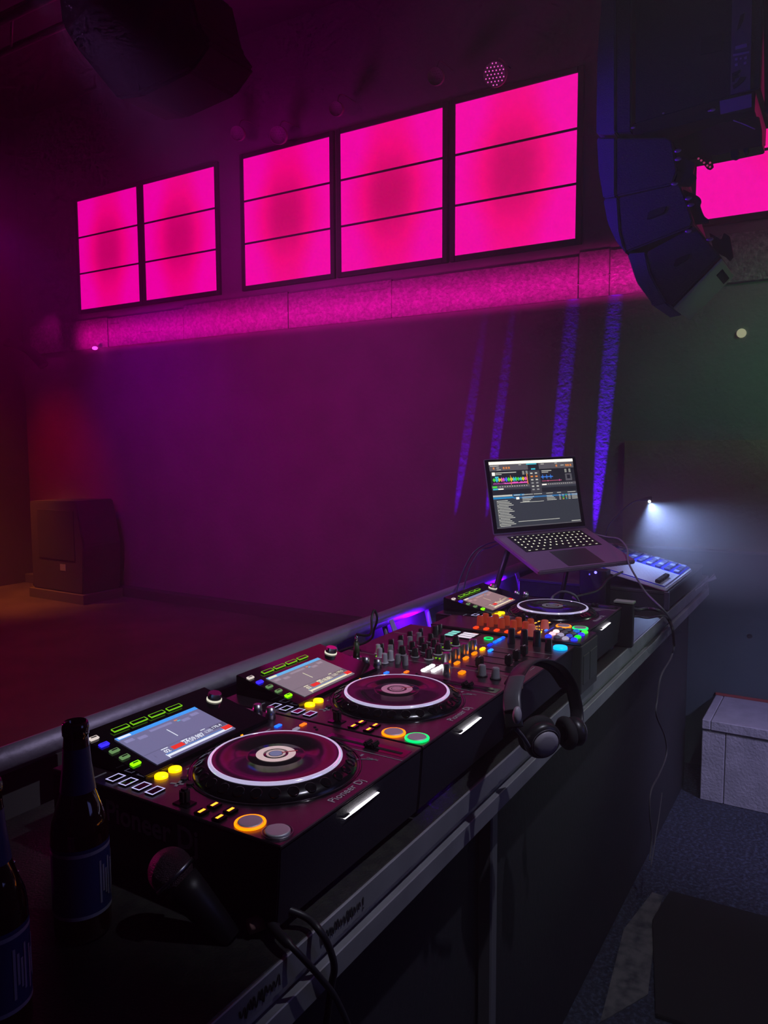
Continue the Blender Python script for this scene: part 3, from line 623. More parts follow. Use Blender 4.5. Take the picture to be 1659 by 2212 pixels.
# ================================================================== BOTTLES
M_GLASS = mat('bottle_glass', (0.030, 0.012, 0.004), 0.05, spec=0.8)
M_LAB = mat('bottle_label', (0.02, 0.05, 0.20), 0.45)
M_LABW = mat('bottle_print', (0.42, 0.45, 0.55), 0.5)
M_BEAD = mat('water_drop', (0.8, 0.8, 0.8), 0.05, 0.9)  # shiny metallic beads added on the shoulder for the bottle's glints
def bottle(x, y, rz, label):
    t = thing('beer_bottle', label, 'bottle', (x, y, TZ), rz, 'beer bottles at the table end')
    MB().lathe([(0.0, 0.004), (0.024, 0.0), (0.0300, 0.004), (0.0305, 0.010), (0.0305, 0.120), (0.0285, 0.133), (0.0225, 0.150), (0.0172, 0.168), (0.0148, 0.195), (0.0132, 0.222), (0.0130, 0.226), (0.0142, 0.228), (0.0142, 0.236), (0.0133, 0.240), (0.0118, 0.242), (0.0102, 0.240), (0.0100, 0.215)], M_GLASS, 48).build('glass_body', t)
    l = MB().lathe([(0.0309, 0.030), (0.0309, 0.108)], M_LAB, 48).build('body_label', t)
    mb = MB()
    for (z0, z1, m_) in ((0.100, 0.104, M_LABW), (0.030, 0.034, M_LABW)): mb.lathe([(0.03115, z0), (0.03115, z1)], m_, 48)
    for k in range(4):         # tall pale letters running down the label
        a0 = -0.9+k*0.62
        for j in range(4):
            a = a0+0.13*j; h0 = 0.042+0.004*((j*3) % 4); h1 = 0.090-0.006*((j+k) % 3)
            mb.box(-0.0013, -0.0002, h0, 0.0013, 0.0002, h1, M_LABW, M=RZ(a) @ T(0, -0.0312, 0))
    mb.build('label_print', l)
    MB().lathe([(0.0188, 0.165), (0.0152, 0.195), (0.0140, 0.214)], M_LAB, 48).build('neck_label', t)
    random.seed(int(abs(x)*1000)); mb = MB()
    for k in range(34):
        a = random.uniform(-0.75, 0.35)-0.45; z = random.uniform(0.128, 0.166); rr = 0.0305-(z-0.120)*0.27
        mb.ball((rr*math.cos(a), rr*math.sin(a), z), random.uniform(0.0008, 0.0019), M_BEAD, (1, 1, 1.3), 8, 6)
    mb.build('glint_beads', t)
    return t
bottle(-0.098, 0.205, 0.95, 'brown long neck beer bottle beside the nearest media player')
bottle(-0.236, 0.147, 0.9, 'beer bottle cut off by the picture edge, lower than the other one')

# ================================================================== MICROPHONE
mi = thing('microphone', 'dim round headed microphone standing against the player side', 'microphone', (0, 0, 0))
pm = on_x(368, 1880, -0.045)
mb = MB(); mb.ball(pm, 0.0245, mat('mic_mesh', (0.16, 0.10, 0.12), 0.5, 0.6, bump=(700, 0.9)), (1, 1, 1), 32, 20)
mb.build('grille', mi)
dv = Vector((0.03, -0.10, -0.10)).normalized()
mb = MB(); mb.tube([pm+dv*0.017, pm+dv*0.035, pm+dv*0.10], [0.021, 0.020, 0.013], M_BLACK, 20, False)
mb.build('handle', mi)
mb = MB(); mb.tube([pm+dv*0.006, pm+dv*0.010], 0.0252, M_BRUSH, 28, False); mb.build('grille_band', mi)

# connectors and cables hanging over the table edge
pa = on_z(562, 1993, TZ+0.012)
cn = thing('cable_connector', 'worn pinkish plug at the end of a black cable over the table edge', 'cable', (0, 0, 0))
mb = MB(); mb.tube([pa+Vector((-0.012, 0.006, 0)), pa+Vector((0.012, -0.006, 0))], 0.0085, mat('worn_plug', (0.55, 0.30, 0.28), 0.6), 14, False)
mb.build('plug', cn)
def P(px, py, y): return on_y(px, py, y)
mb = MB(); mb.tube([pa+Vector((0.01, -0.005, 0)), P(600, 2015, 0.0), P(640, 2055, -0.03), P(690, 2110, -0.04), P(730, 2165, -0.035), P(765, 2260, -0.02), P(775, 2400, -0.02)], [0.0075]*6+[0.0055]*8+[0.0036]*60, M_CABLE, 12)
mb.build('cable', cn)
mb = MB(); mb.tube([P(600, 1960, 0.012)+Vector((0, .02, 0)), P(655, 1978, -0.005), P(690, 2010, -0.03), P(712, 2050, -0.036), P(722, 2090, -0.034), P(716, 2130, -0.025), P(700, 2250, 0.0)], 0.0042, M_CABLE, 12)
tag(mb.build('looped_cable'), 'black cable bending over the pale table edge, without a plug', 'cable')

# ================================================================== HEADPHONES (hanging on the mixer corner)
hp = thing('headphones', 'black dj headphones hanging off the front of the mixer', 'headphones', (0, 0, 0))
M_HP = mat('headphone_black', (0.02, 0.02, 0.022), 0.35)
M_HPG = mat('headphone_grey', (0.09, 0.085, 0.10), 0.35)
M_HPC = mat('headphone_cap', (0.36, 0.33, 0.38), 0.45)
YH = -0.075
hb = [(1112, 1572), (1105, 1520), (1112, 1470), (1135, 1436), (1168, 1426), (1205, 1440), (1232, 1478), (1245, 1530), (1246, 1560)]
hy = [-0.095, -0.085, -0.07, -0.058, -0.052, -0.056, -0.066, -0.075, -0.08]
pts = [on_y(px, py, y) for (px, py), y in zip(hb, hy)]
MB().tube(pts, (0.0032, 0.0135), M_HP, 14, flat=(pts[4]-(pts[0]+pts[8])/2)).build('headband', hp)
pts2 = [p*0.965+((pts[0]+pts[8])/2)*0.035+Vector((0.004, 0.012, -0.004)) for p in pts[2:7]]
MB().tube(pts2, (0.0045, 0.010), M_RUBBER, 12, flat=(pts[4]-(pts[0]+pts[8])/2)).build('headband_pad', hp)
MB().tube([on_y(1107, 1535, -0.090), on_y(1106, 1500, -0.082), on_y(1116, 1462, -0.074)], (0.0036, 0.0142), M_HPG, 14, flat=(pts[4]-(pts[0]+pts[8])/2)).build('slider_cover', hp)
MB().box(-0.004, -0.002, -0.012, 0.004, 0.002, 0.012, mat('brass', (0.8, 0.6, 0.25), 0.3, 1.0), 0.001, M=T(*on_y(1126, 1473, -0.06))).build('hinge_pin', hp)
ct = on_y(1117, 1545, -0.105)
MB().ball(ct, 0.0115, M_HPC, (0.8, 0.55, 1.15)).build('hinge_cap', hp)
def cup(cx, cyp, y, tgt, R, label=None):
    c = on_y(cx, cyp, y); Mx = Matrix.Translation(c) @ (Vector(tgt)).to_track_quat('Z', 'Y').to_matrix().to_4x4()
    o = MB().lathe([(0, -0.010), (R*0.8, -0.010), (R, -0.004), (R*1.02, 0.006), (R*0.9, 0.012), (R*0.55, 0.014), (0, 0.0145)], M_HP, 40, M=Mx).build('ear_cup', hp)
    MB().lathe([(R*0.72, 0.0132), (R*0.70, 0.0165), (R*0.45, 0.0185), (0, 0.0195)], M_HPC, 36, M=Mx).build('cup_plate', o)
    MB().torus((0, 0, -0.016), R*0.80, 0.0095, M_RUBBER, 40, 12, M=Mx).build('ear_cushion', o)
    MB().torus((0, 0, 0.0135), R*0.80, 0.0010, M_HPG, 40, 6, M=Mx).build('trim_ring', o)
    return o
cup(1170, 1597, -0.092, (-0.62, -0.72, -0.18), 0.031)
cup(1240, 1580, -0.098, (0.75, -0.62, 0.05), 0.026)
MB().tube([on_y(1112, 1572, -0.095), on_y(1128, 1590, -0.098), on_y(1142, 1612, -0.095)], 0.0035, M_HPG, 8).build('yoke', hp)
MB().tube([on_y(1246, 1560, -0.08), on_y(1258, 1575, -0.085), on_y(1258, 1600, -0.088)], 0.0032, M_HPG, 8).build('yoke', hp)

# ================================================================== LAPTOP + STAND
L0 = Vector((1.686, 0.319, 1.179)); LM = Matrix.Translation(L0) @ RZ(-0.586) @ RX(0.321) @ RY(-0.025)
lp = thing('laptop', 'dark grey laptop open on a stand, running mixing software', 'laptop', M=LM)
M_LAP = mat('laptop_grey', (0.27, 0.17, 0.28), 0.42, 0.5)
w2, d2, lh = 0.3493/2, 0.2407, 0.235
MB().box(-w2, -d2, -0.014, w2, 0, 0, M_LAP, 0.003, 2).build('base', lp)
kb = MB().box(-0.140, -0.125, 0.0001, 0.140, -0.018, 0.0006, M_MATTE).build('keyboard', lp)
mb = MB(); M_KEY = mat('keycap', (0.012, 0.012, 0.014), 0.5)
rows = [14, 14, 14, 13, 12, 11]; K = []
for r, n in enumerate(rows):
    y = -0.026-0.0178*r; ww = 0.272/n
    for k in range(n):
        x = -0.136+ww*(k+0.5); mb.box(x-ww*0.45, y-0.0078, 0.0005, x+ww*0.45, y+0.0075, 0.0016, M_KEY); K.append((x, y, r, k, n))
mb.build('keys', kb)
mb = MB(); EK = em('key_light', srgb(235, 235, 205), 1.5)
random.seed(11)
for x, y, r, k, n in K:
    if r == 0: mb.box(x-0.003, y-0.0012, 0.0016, x+0.003, y+0.0006, 0.0018, EK)
    elif r == 5:
        if k in (4, 5): continue
        mb.box(x-0.004, y-0.004, 0.0016, x+0.004, y-0.0022, 0.0018, EK)
    else: mb.box(x-0.0022, y-0.0026, 0.0016, x+0.0022, y+0.0024, 0.0018, EK)
mb.build('key_legends', kb)
MB().box(-0.066, -0.232, 0.0, 0.066, -0.135, 0.0004, mat('trackpad', (0.15, 0.14, 0.16), 0.3, 0.8)).build('trackpad', lp)
LA = 1.027; LID = T(0, 0.001, 0.001) @ RX(LA)     # local: x width, y up the lid, z toward the viewer
lid = MB().box(-w2, 0, -0.006, w2, lh, 0.0, M_LAP, 0.0025, 2, M=LID).build('lid', lp)
MB().box(-w2+0.002, 0.004, 0.0, w2-0.002, lh-0.002, 0.0006, M_GLOSS, M=LID).build('bezel', lid)
def lq(mb, u0, v0, u1, v1, m, lift=0.0009):       # u,v in 0..1 over the lit screen, v from the top
    X0, Y0, SW, SH = -0.160, lh-0.009, 0.320, 0.208
    mb.quad([(X0+u0*SW, Y0-v1*SH, lift), (X0+u1*SW, Y0-v1*SH, lift), (X0+u1*SW, Y0-v0*SH, lift), (X0+u0*SW, Y0-v0*SH, lift)], m, LID)
mb = MB(); lq(mb, 0, 0, 1, 1, em('lap_bg', srgb(52, 56, 64)), 0.0008); scr = mb.build('screen', lid)
mb = MB(); c = lambda n, r, g, b, s=1.0: em('lap_'+n, srgb(r, g, b), s)
WHT, GR1, GR2, DK, ORG, CY, BLU = c('wh', 255, 250, 235, 1.2), c('g1', 88, 86, 92), c('g2', 150, 150, 150), c('dk', 30, 32, 38), c('or', 240, 140, 60), c('cy', 60, 200, 220), c('bl', 30, 130, 190)
GRN, PNK, TXT = c('gn', 70, 230, 60), c('pk', 235, 90, 190), c('tx', 200, 200, 190)
lq(mb, 0, 0, 1, 0.045, WHT); lq(mb, 0, 0.045, 1, 0.14, GR1)
lq(mb, 0.445, 0.045, 0.575, 0.16, DK, .001); lq(mb, 0.43, 0.05, 0.55, 0.065, CY, .0011); lq(mb, 0.48, 0.125, 0.53, 0.145, CY, .0011)
for u in (0.04, 0.155, 0.185, 0.215, 0.78, 0.90, 0.925, 0.955): lq(mb, u, 0.085, u+0.018, 0.10, ORG, .0011); lq(mb, u, 0.10, u+0.006, 0.118, ORG, .0011); lq(mb, u+0.011, 0.10, u+0.018, 0.118, ORG, .0011)
for u, v, l in ((0.01, .06, .10), (.08, .09, .03), (.08, .12, .05), (.34, .055, .03), (.60, .06, .04), (.84, .09, .04), (.77, .055, .03)): lq(mb, u, v, u+l, v+0.010, TXT, .0011)
lq(mb, 0.0, 0.14, 0.45, 0.36, DK); lq(mb, 0.575, 0.14, 1, 0.36, DK); lq(mb, 0.02, 0.16, 0.055, 0.21, WHT, .0011)
lq(mb, .06, .165, .30, .177, TXT, .0011); lq(mb, .06, .19, .13, .20, TXT, .0011); lq(mb, .60, .165, .72, .177, TXT, .0011); lq(mb, .60, .19, .68, .20, TXT, .0011)
lq(mb, .05, .225, .09, .25, CY, .0011)
for u in (.37, .41, .88, .93):
    for v in (.16, .18, .20): lq(mb, u, v, u+.025, v+.009, TXT, .0011)
random.seed(4); cols = [GRN, CY, c('ye', 230, 210, 50), PNK, c('b2', 80, 110, 255), GRN, c('ye', 0, 0, 0), CY]
for k in range(60):
    u = 0.02+0.40*k/60; a = 0.008+0.030*abs(math.sin(k*0.75))*random.uniform(.5, 1); lq(mb, u, 0.275-a, u+0.006, 0.275+a, cols[(k//5) % 8], .0012)
for k in range(28):
    u = 0.02+0.40*k/28; a = random.uniform(.006, .020); lq(mb, u, 0.335-a, u+0.0145, 0.342, PNK if k > 8 else c('pk2', 150, 60, 140), .0012)
for k in range(24):
    u = 0.585+0.145*k/24; a = 0.004+0.032*(1 if k % 8 in (3,) else .35 if k % 8 in (2, 4) else .12); lq(mb, u, 0.265-a, u+0.005, 0.265+a, c('b3', 60, 130, 230), .0012)
lq(mb, .59, .322, .83, .334, c('pd', 170, 80, 110), .0012); lq(mb, .66, .312, .664, .342, PNK, .0013); lq(mb, .80, .312, .806, .342, PNK, .0013)
lq(mb, 0.415, 0.20, 0.425, 0.36, ORG, .0013); lq(mb, 0.225, 0.215, 0.230, 0.36, ORG, .0013)
lq(mb, 0.445, 0.16, 0.575, 0.50, c('g3', 62, 62, 68), .001)
for i in range(6):
    for j in (0, 1): lq(mb, .462+.055*j, .19+.05*i, .49+.055*j, .21+.05*i, ORG if i == 1 else GR2 if i % 2 else TXT, .0012)
lq(mb, .88, .23, .96, .34, GR1, .0012); lq(mb, .90, .25, .94, .31, DK, .0013)
lq(mb, 0, 0.36, .44, 0.40, GR1); lq(mb, .58, 0.36, 1, 0.40, GR1); lq(mb, 0, 0.43, 1, 0.50, DK)
lq(mb, .01, .37, .06, .395, GRN, .0012); lq(mb, .01, .405, .07, .425, CY, .0012); lq(mb, .07, .408, .13, .424, WHT, .0012); lq(mb, .585, .375, .64, .392, WHT, .0012)
for k in range(12): lq(mb, .09+.028*k, .374, .10+.028*k, .386, TXT, .0012); lq(mb, .66+.026*k, .374, .668+.026*k, .386, TXT, .0012)
lq(mb, .0, .505, .22, .53, TXT, .001); lq(mb, .0, .535, .23, .562, BLU, .001); lq(mb, .23, .505, .36, .53, BLU, .001); lq(mb, .24, .512, .31, .524, TXT, .0012)
lq(mb, .23, .548, 1.0, .572, c('rowb', 50, 110, 165), .001)
for u, l in ((.33, .13), (.37, .08), (.47, .10), (.62, .05), (.64, .06), (.75, .05), (.88, .10)): lq(mb, u, .515, u+l, .524, TXT, .0012)
for k in range(4):
    v = .552+.022*k
    for u, l in ((.33, .14-.02*k), (.62, .07+.015*k), (.77, .02), (.81, .02), (.85, .015), (.88, .03), (.925, .07)): lq(mb, u, v, u+l, v+.009, [TXT, CY, GRN, c('ye', 0, 0, 0)][(k+int(u*40)) % 4] if .78 < u < .86 else TXT, .0013)
lq(mb, .26, .55, .295, .585, WHT, .0013); lq(mb, .30, .63, .58, .637, TXT, .0012)
for k in range(17):
    v = .588+.0235*k; lq(mb, .035+.008*(k % 3), v, .16+.06*((k*5) % 4)/3, v+.010, TXT, .0012)
lq(mb, .032, .60, .045, .97, c('g4', 120, 120, 116), .0011)
lq(mb, .25, .915, .74, .923, TXT, .0012); lq(mb, .88, .965, .99, .975, TXT, .0012); lq(mb, 0, .985, 1, 1.0, GR1, .0012)
mb.build('software_window', scr)
# stand
sd = thing('laptop_stand', 'black folding laptop stand with a slanted arm behind the last player', 'stand', (0, 0, 0))
def LW(x, y, z): return LM @ Vector((x, y, z))
a0, a1 = LW(-0.135, -0.01, -0.022), Vector((1.545, 0.425, TZ+0.01))
def bar(mb, p, q, wx, wy, m_=M_BLACK):
    mb.tube([p, q], (wx, wy), m_, 4, False)
for (nm, p, q, r) in (('arm', LW(-0.12, -0.015, -0.020), Vector((1.52, 0.43, TZ+0.012)), 0.014), ('arm', LW(0.12, -0.015, -0.020), Vector((1.75, 0.28, TZ+0.012)), 0.012)):
    mb = MB(); bar(mb, p, q, r, r*0.7); mb.build(nm, sd)
for s_ in (-0.12, 0.12):
    mb = MB(); bar(mb, LW(s_, 0.0, -0.020), LW(s_, -0.215, -0.020), 0.009, 0.005); mb.build('support_rail', sd)
    mb = MB(); q = Vector((1.52, 0.43, TZ+0.012)) if s_ < 0 else Vector((1.75, 0.28, TZ+0.012)); bar(mb, q, q+Vector((-0.0, 0.06, 0)), 0.010, 0.008); mb.build('foot', sd)

# ================================================================== LIGHTING CONSOLE ON ITS CASE
ca = thing('flight_case', 'black equipment case carrying the lighting console at the table end', 'case', (0, 0, 0))
MB().box(1.962, -0.012, TZ, 2.62, 0.50, 0.970, mat('case_black', (0.020, 0.021, 0.023), 0.55), 0.003).build('case_body', ca)
mb = MB(); mb.box(1.960, -0.014, 0.962, 2.622, 0.502, 0.973, mat('case_edge', (0.05, 0.05, 0.055), 0.4, 0.3), 0.002); mb.build('lid_edge', ca)
MB().box(1.958, -0.016, TZ+0.002, 1.975, 0.0, 0.972, M_BRUSH, 0.002).build('corner_guard', ca)
TILT = math.atan2(0.053, 0.227)
CM = Matrix.Translation((1.962, -0.010, 0.984)) @ RX(TILT)
co = thing('lighting_console', 'white and blue fader console lit by a gooseneck lamp', 'console', M=CM)
cwid, cdep = 0.470, 0.330
M_CW = mat('console_white', (0.50, 0.53, 0.62), 0.45); M_CB = mat('console_blue', (0.015, 0.03, 0.70), 0.4)
out = [(0, 0), (cwid-0.03, 0), (cwid, 0.03), (cwid, cdep), (0, cdep)]
out = [(0.0, 0.0), (cwid-0.02, 0.0), (cwid+0.02, 0.02), (cwid+0.035, 0.06), (cwid+0.035, cdep), (0.0, cdep)]
MB().prism([(x, y, -0.002) for x, y in out], (0, 0, -0.012), M_CW, 0.004).build('body', co)
MB().box(0.012, 0.012, -0.003, cwid-0.004, cdep-0.01, 0.001, M_CB, 0.001).build('top_panel', co)
MB().box(0.012, 0.012, 0.001, 0.262, 0.215, 0.002, M_CW).build('fader_panel', co)
mb = MB()
for k in range(12): mb.box(0.026+0.0195*k, 0.020, 0.002, 0.0275+0.0195*k, 0.205, 0.0024, mat('slot_line', (0.10, 0.12, 0.22), .5))
mb.build('fader_slots', co)
for k in range(12):
    yf = 0.038 if k < 8 else 0.19
    MB().box(0.020+0.0195*k, yf-0.009, 0.002, 0.034+0.0195*k, yf+0.009, 0.014, M_BLACK if k % 2 else M_MATTE, 0.003).build('fader', co)
K1, K2 = mat('console_key', (0.06, 0.08, 0.22), 0.5), mat('console_key2', (0.30, 0.36, 0.62), 0.5)
for r in range(4):
    for k in range(9):
        x = 0.280+0.046*r; y = 0.020+0.033*k
        MB().box(x, y, 0.001, x+0.032, y+0.018, 0.008, K1 if (k+r) % 3 else K2, 0.0015).build('key', co)
for r in range(3):
    for k in range(8):
        x = 0.020+0.031*k; y = 0.228+0.030*r
        MB().box(x, y, 0.001, x+0.022, y+0.016, 0.008, K1 if (k+r) % 3 else K2, 0.0015).build('key', co)
# gooseneck lamp
gl = thing('gooseneck_lamp', 'thin gooseneck lamp glowing white over the console', 'lamp', (0, 0, 0))
gx = 2.32
gp = [CM @ Vector((0.36, cdep-0.02, 0.0)), Vector((gx, 0.285, 1.13)), on_x(1335, 1112, gx), on_x(1362, 1088, gx), on_x(1385, 1079, gx), on_x(1398, 1079, gx)]
MB().tube(gp, 0.0028, M_CABLE, 8).build('gooseneck', gl)
hd, tip = on_x(1384, 1080, gx), on_x(1408, 1076, gx)
mb = MB(); mb.tube([hd, (hd+tip)/2, tip], [0.005, 0.008, 0.007], M_BLACK, 14, False); mb.build('lamp_head', gl)
bulb = on_x(1403, 1080, gx)
mb = MB(); mb.ball(bulb-Vector((0, 0, 0.006)), 0.0045, em('lamp_led', (0.85, 0.92, 1.0), 12.0)); mb.build('bulb', gl)
LAMP = spot('gooseneck_light', tuple(bulb-Vector((0, 0, 0.012))), tuple(bulb+Vector((-0.06, -0.16, -0.22))), 128, 11, (0.36, 0.50, 1.0), 1.0, 0.006)

# splitter box with blue leds
sb = MB().box(1.895, 0.17, TZ, 1.950, 0.26, 1.035, M_BLACK, 0.003).build('splitter_box'); tag(sb, 'upright black box with a glowing blue light under the laptop', 'box')
MB().ball((1.894, 0.205, 1.028), 0.0045, em('blue_led', (0.10, 0.08, 1.0), 6.0), u=12, v=8).build('blue_led', sb)
MB().ball((1.894, 0.225, 1.020), 0.0025, em('blue_led2', (0.10, 0.08, 1.0), 2.0), u=12, v=8).build('blue_led', sb)

# ================================================================== CABLES
def cable(label, pts, r=0.0028, m_=None):
    o = MB().tube(pts, r, m_ or M_CABLE, 8).build('cable'); return tag(o, label, 'cable')
Q = lambda px, py, x: on_x(px, py, x)
cable('long thin cable from the laptop hanging over the table front to the floor', [LW(w2-0.01, -0.02, -0.008), Q(1310, 1160, 1.80), Q(1338, 1165, 1.75), Q(1355, 1185, 1.70), Q(1356, 1205, 1.68), Q(1362, 1225, 1.66), Q(1385, 1265, 1.66), Q(1400, 1285, 1.66), Q(1437, 1322, 1.64), P(1450, 1345, -0.03), P(1457, 1385, -0.045), P(1450, 1420, -0.04), P(1428, 1460, -0.035), P(1420, 1510, -0.03), P(1418, 1545, -0.03), P(1436, 1590, -0.03), P(1440, 1628, -0.03), P(1425, 1670, -0.03), P(1406, 1710, -0.03), P(1404, 1760, -0.03), P(1408, 1810, -0.03), P(1403, 1860, -0.03)], 0.0028, M_CABLEG)
cable('second thin strand beside the long hanging cable, near the carpet', [P(1430, 1712, -0.028), P(1424, 1760, -0.028), P(1416, 1810, -0.028), P(1406, 1872, -0.028)], 0.0018, M_CABLEG)
cable('thick black cable plugged into the small box at the row end', [Vector((1.459, -0.005, 1.02)), Q(1375, 1317, 1.56), Q(1400, 1315, 1.60), Q(1425, 1320, 1.60), P(1442, 1335, -0.028), P(1453, 1360, -0.05), P(1457, 1395, -0.05)], 0.0048)
cable('thinner black cable crossing under the thick one to the small box', [Vector((1.459, 0.0, 0.985)), Q(1375, 1332, 1.56), Q(1400, 1335, 1.58), Q(1432, 1330, 1.60), P(1448, 1338, -0.026)], 0.0026)
cable('grey cable looping in coils behind the last jog wheel', [Q(1345, 1235, 1.85), Q(1315, 1250, 1.80), Q(1300, 1268, 1.75), Q(1285, 1278, 1.70), Q(1255, 1286, 1.65), Q(1238, 1290, 1.60), Q(1248, 1296, 1.55), Q(1250, 1300, 1.52), Q(1240, 1285, 1.50), Q(1215, 1278, 1.50), Q(1195, 1288, 1.50), Q(1192, 1296, 1.48)], 0.0036, M_CABLEG)
cable('black cable hanging from the laptop hinge down to the truss', [LW(-w2+0.01, -0.02, -0.008), Q(1048, 1177, 1.60), Q(1022, 1195, 1.58), Q(1000, 1235, 1.55), Q(985, 1280, 1.52), Q(975, 1330, 1.48)], 0.0026)
cable('second black cable beside it, slacker, from laptop to table', [LW(-w2+0.03, -0.02, -0.010), Q(1060, 1182, 1.60), Q(1038, 1190, 1.58), Q(1015, 1225, 1.55), Q(1002, 1270, 1.52), Q(998, 1290, 1.50)], 0.0022)
jk = thing('headphone_lead', 'black lead with a silver jack plugged into the mixer back corner', 'cable', (0, 0, 0))
bj = Vector((0.664, 0.340, ZM+0.0035))
mb = MB(); mb.cyl(bj, 0.0075, 0.030, mat('jack_green', (0.05, 0.08, 0.03), 0.4), r2=0.005, n=16); mb.build('plug', jk)
MB().cyl(bj+Vector((0, 0, 0.030)), 0.0036, 0.016, M_CHROME, r2=0.0022, n=12).build('metal_sleeve', jk)
top = on_x(808, 1318, 0.70)
MB().tube([bj+Vector((0, 0, 0.046)), on_x(800, 1370, 0.67), on_x(803, 1335, 0.68), top, on_x(815, 1335, 0.71), on_x(808, 1360, 0.73), on_x(795, 1385, 0.74), Vector((0.70, 0.43, 1.0)), Vector((0.72, 0.46, 0.93))], 0.0026, M_CABLE, 8).build('wire', jk)
# plastic tie and wrapper at the far corner of the table
o = MB().tube([P(1502, 1275, -0.03), P(1520, 1262, -0.03), P(1543, 1240, -0.03)], 0.0022, mat('clear_plastic', (0.6, 0.6, 0.66), 0.25), 8)
tag(o.build('cable_tie'), 'pale plastic tie sticking out from the far table corner', 'cable tie')
o = MB().prism([P(1517, 1262, -0.04), P(1548, 1250, -0.04), P(1545, 1243, -0.04), P(1530, 1255, -0.04)], (0.002, 0.001, 0.001), mat('clear_plastic'))
tag(o.build('plastic_tag'), 'crumpled clear plastic tag beside the pale tie', 'tag')

# ================================================================== LINE ARRAY
AX = 2.60; AV = Vector((0.33, 0, 0))
A_ = lambda px, py: on_x(px, py, AX)
M_ARR = mat('array_cabinet', (0.060, 0.062, 0.072), 0.6, bump=(150, 0.3)); M_GRL = mat('array_grille', (0.20, 0.20, 0.30), 0.65, bump=(400, 0.6))
M_RIG = mat('rigging_steel', (0.05, 0.035, 0.04), 0.45, 0.6); M_SIL = mat('bolt_steel', (0.6, 0.58, 0.6), 0.35, 0.8)
def elem(body, grille, label, recess=None, bolts=(), plates=(), extra=None):
    t = thing('loudspeaker', label, 'loudspeaker', (0, 0, 0), group='elements of the hanging loudspeaker array')
    c = MB().prism([A_(*p) for p in body], AV, M_ARR, 0.006).build('cabinet', t)
    g = [A_(*p) for p in grille]
    MB().prism([p+Vector((-0.004, 0, 0)) for p in g], AV+Vector((0.008, 0, 0)), M_GRL, 0.006).build('grille', t)
    if recess: MB().prism([A_(*p)+Vector((-0.0085, 0, 0)) for p in recess], (0.010, 0, 0), M_MATTE, 0.003).build('handle_recess', t)
    for b in bolts: MB().ball(A_(*b)+Vector((-0.008, 0, 0)), 0.008, M_SIL, (0.6, 1.7, 1.0), 12, 8).build('bolt', t)
    for p in plates: MB().prism([A_(*q)+Vector((0.02, 0, 0)) for q in p], (0.012, 0, 0), M_RIG, 0.002).build('rigging_plate', t)
    return t
elem([(1330, 298), (1440, 296), (1452, 304), (1463, 370), (1452, 398), (1330, 424)], [(1289, 297), (1330, 297), (1330, 424), (1303, 428), (1293, 370)],
     'loudspeaker just under the rack, topmost of the curved array', bolts=((1465, 327), (1466, 345), (1458, 398)), plates=([(1463, 330), (1500, 350), (1495, 372), (1503, 380), (1495, 390), (1488, 400), (1450, 398)],))
elem([(1335, 427), (1452, 400), (1468, 398), (1480, 425), (1497, 478), (1492, 490), (1352, 545), (1340, 500)], [(1303, 430), (1335, 427), (1340, 500), (1352, 548), (1330, 520), (1312, 480)],
     'loudspeaker between the topmost and the lowest of the curved array', recess=[(1397, 475), (1402, 458), (1430, 448), (1442, 446), (1436, 462), (1405, 474)], bolts=((1488, 430), (1493, 444)),
     plates=([(1472, 405), (1505, 420), (1511, 425), (1513, 432), (1510, 440), (1515, 455), (1520, 465), (1530, 472), (1530, 478), (1500, 482)],))
lo = elem([(1395, 545), (1500, 488), (1556, 552), (1452, 660), (1440, 655), (1405, 590)], [(1355, 548), (1395, 545), (1405, 590), (1440, 655), (1408, 662), (1408, 655), (1375, 610)],
     'lowest loudspeaker of the curved array with a green lit underside', recess=[(1455, 577), (1460, 560), (1480, 552), (1492, 548), (1488, 560), (1462, 576)], bolts=((1488, 500), (1534, 518)),
     plates=([(1530, 500), (1545, 508), (1556, 515), (1562, 500), (1575, 508), (1583, 552), (1575, 562), (1565, 552), (1540, 540)],))
qa, qb = A_(1452, 661), A_(1556, 554)
dn = Vector((0, -0.004, -0.006))
MB().prism([qa+dn, qb+dn, qb+dn+AV, qa+dn+AV], (0, -0.004, -0.008), mat('underside_panel', (0.50, 0.58, 0.45), 0.5), 0.002).build('underside_panel', lo)  # green light on the underside partly put into this panel's colour
un = (qb-qa).normalized()
MB().prism([qb+dn*2.2-un*0.05+AV*0.30, qb+dn*2.2-un*0.02+AV*0.30, qb+dn*2.2-un*0.02+AV*0.85, qb+dn*2.2-un*0.05+AV*0.85], (0, -0.002, -0.004), M_MATTE).build('latch_slot', lo)
elem([(1330, -60), (1364, -60), (1364, 283), (1330, 285)], [(1303, -60), (1330, -60), (1330, 288), (1288, 290), (1290, 120), (1298, 20)], 'tall dark loudspeaker with the blue lit front, beside the rack')
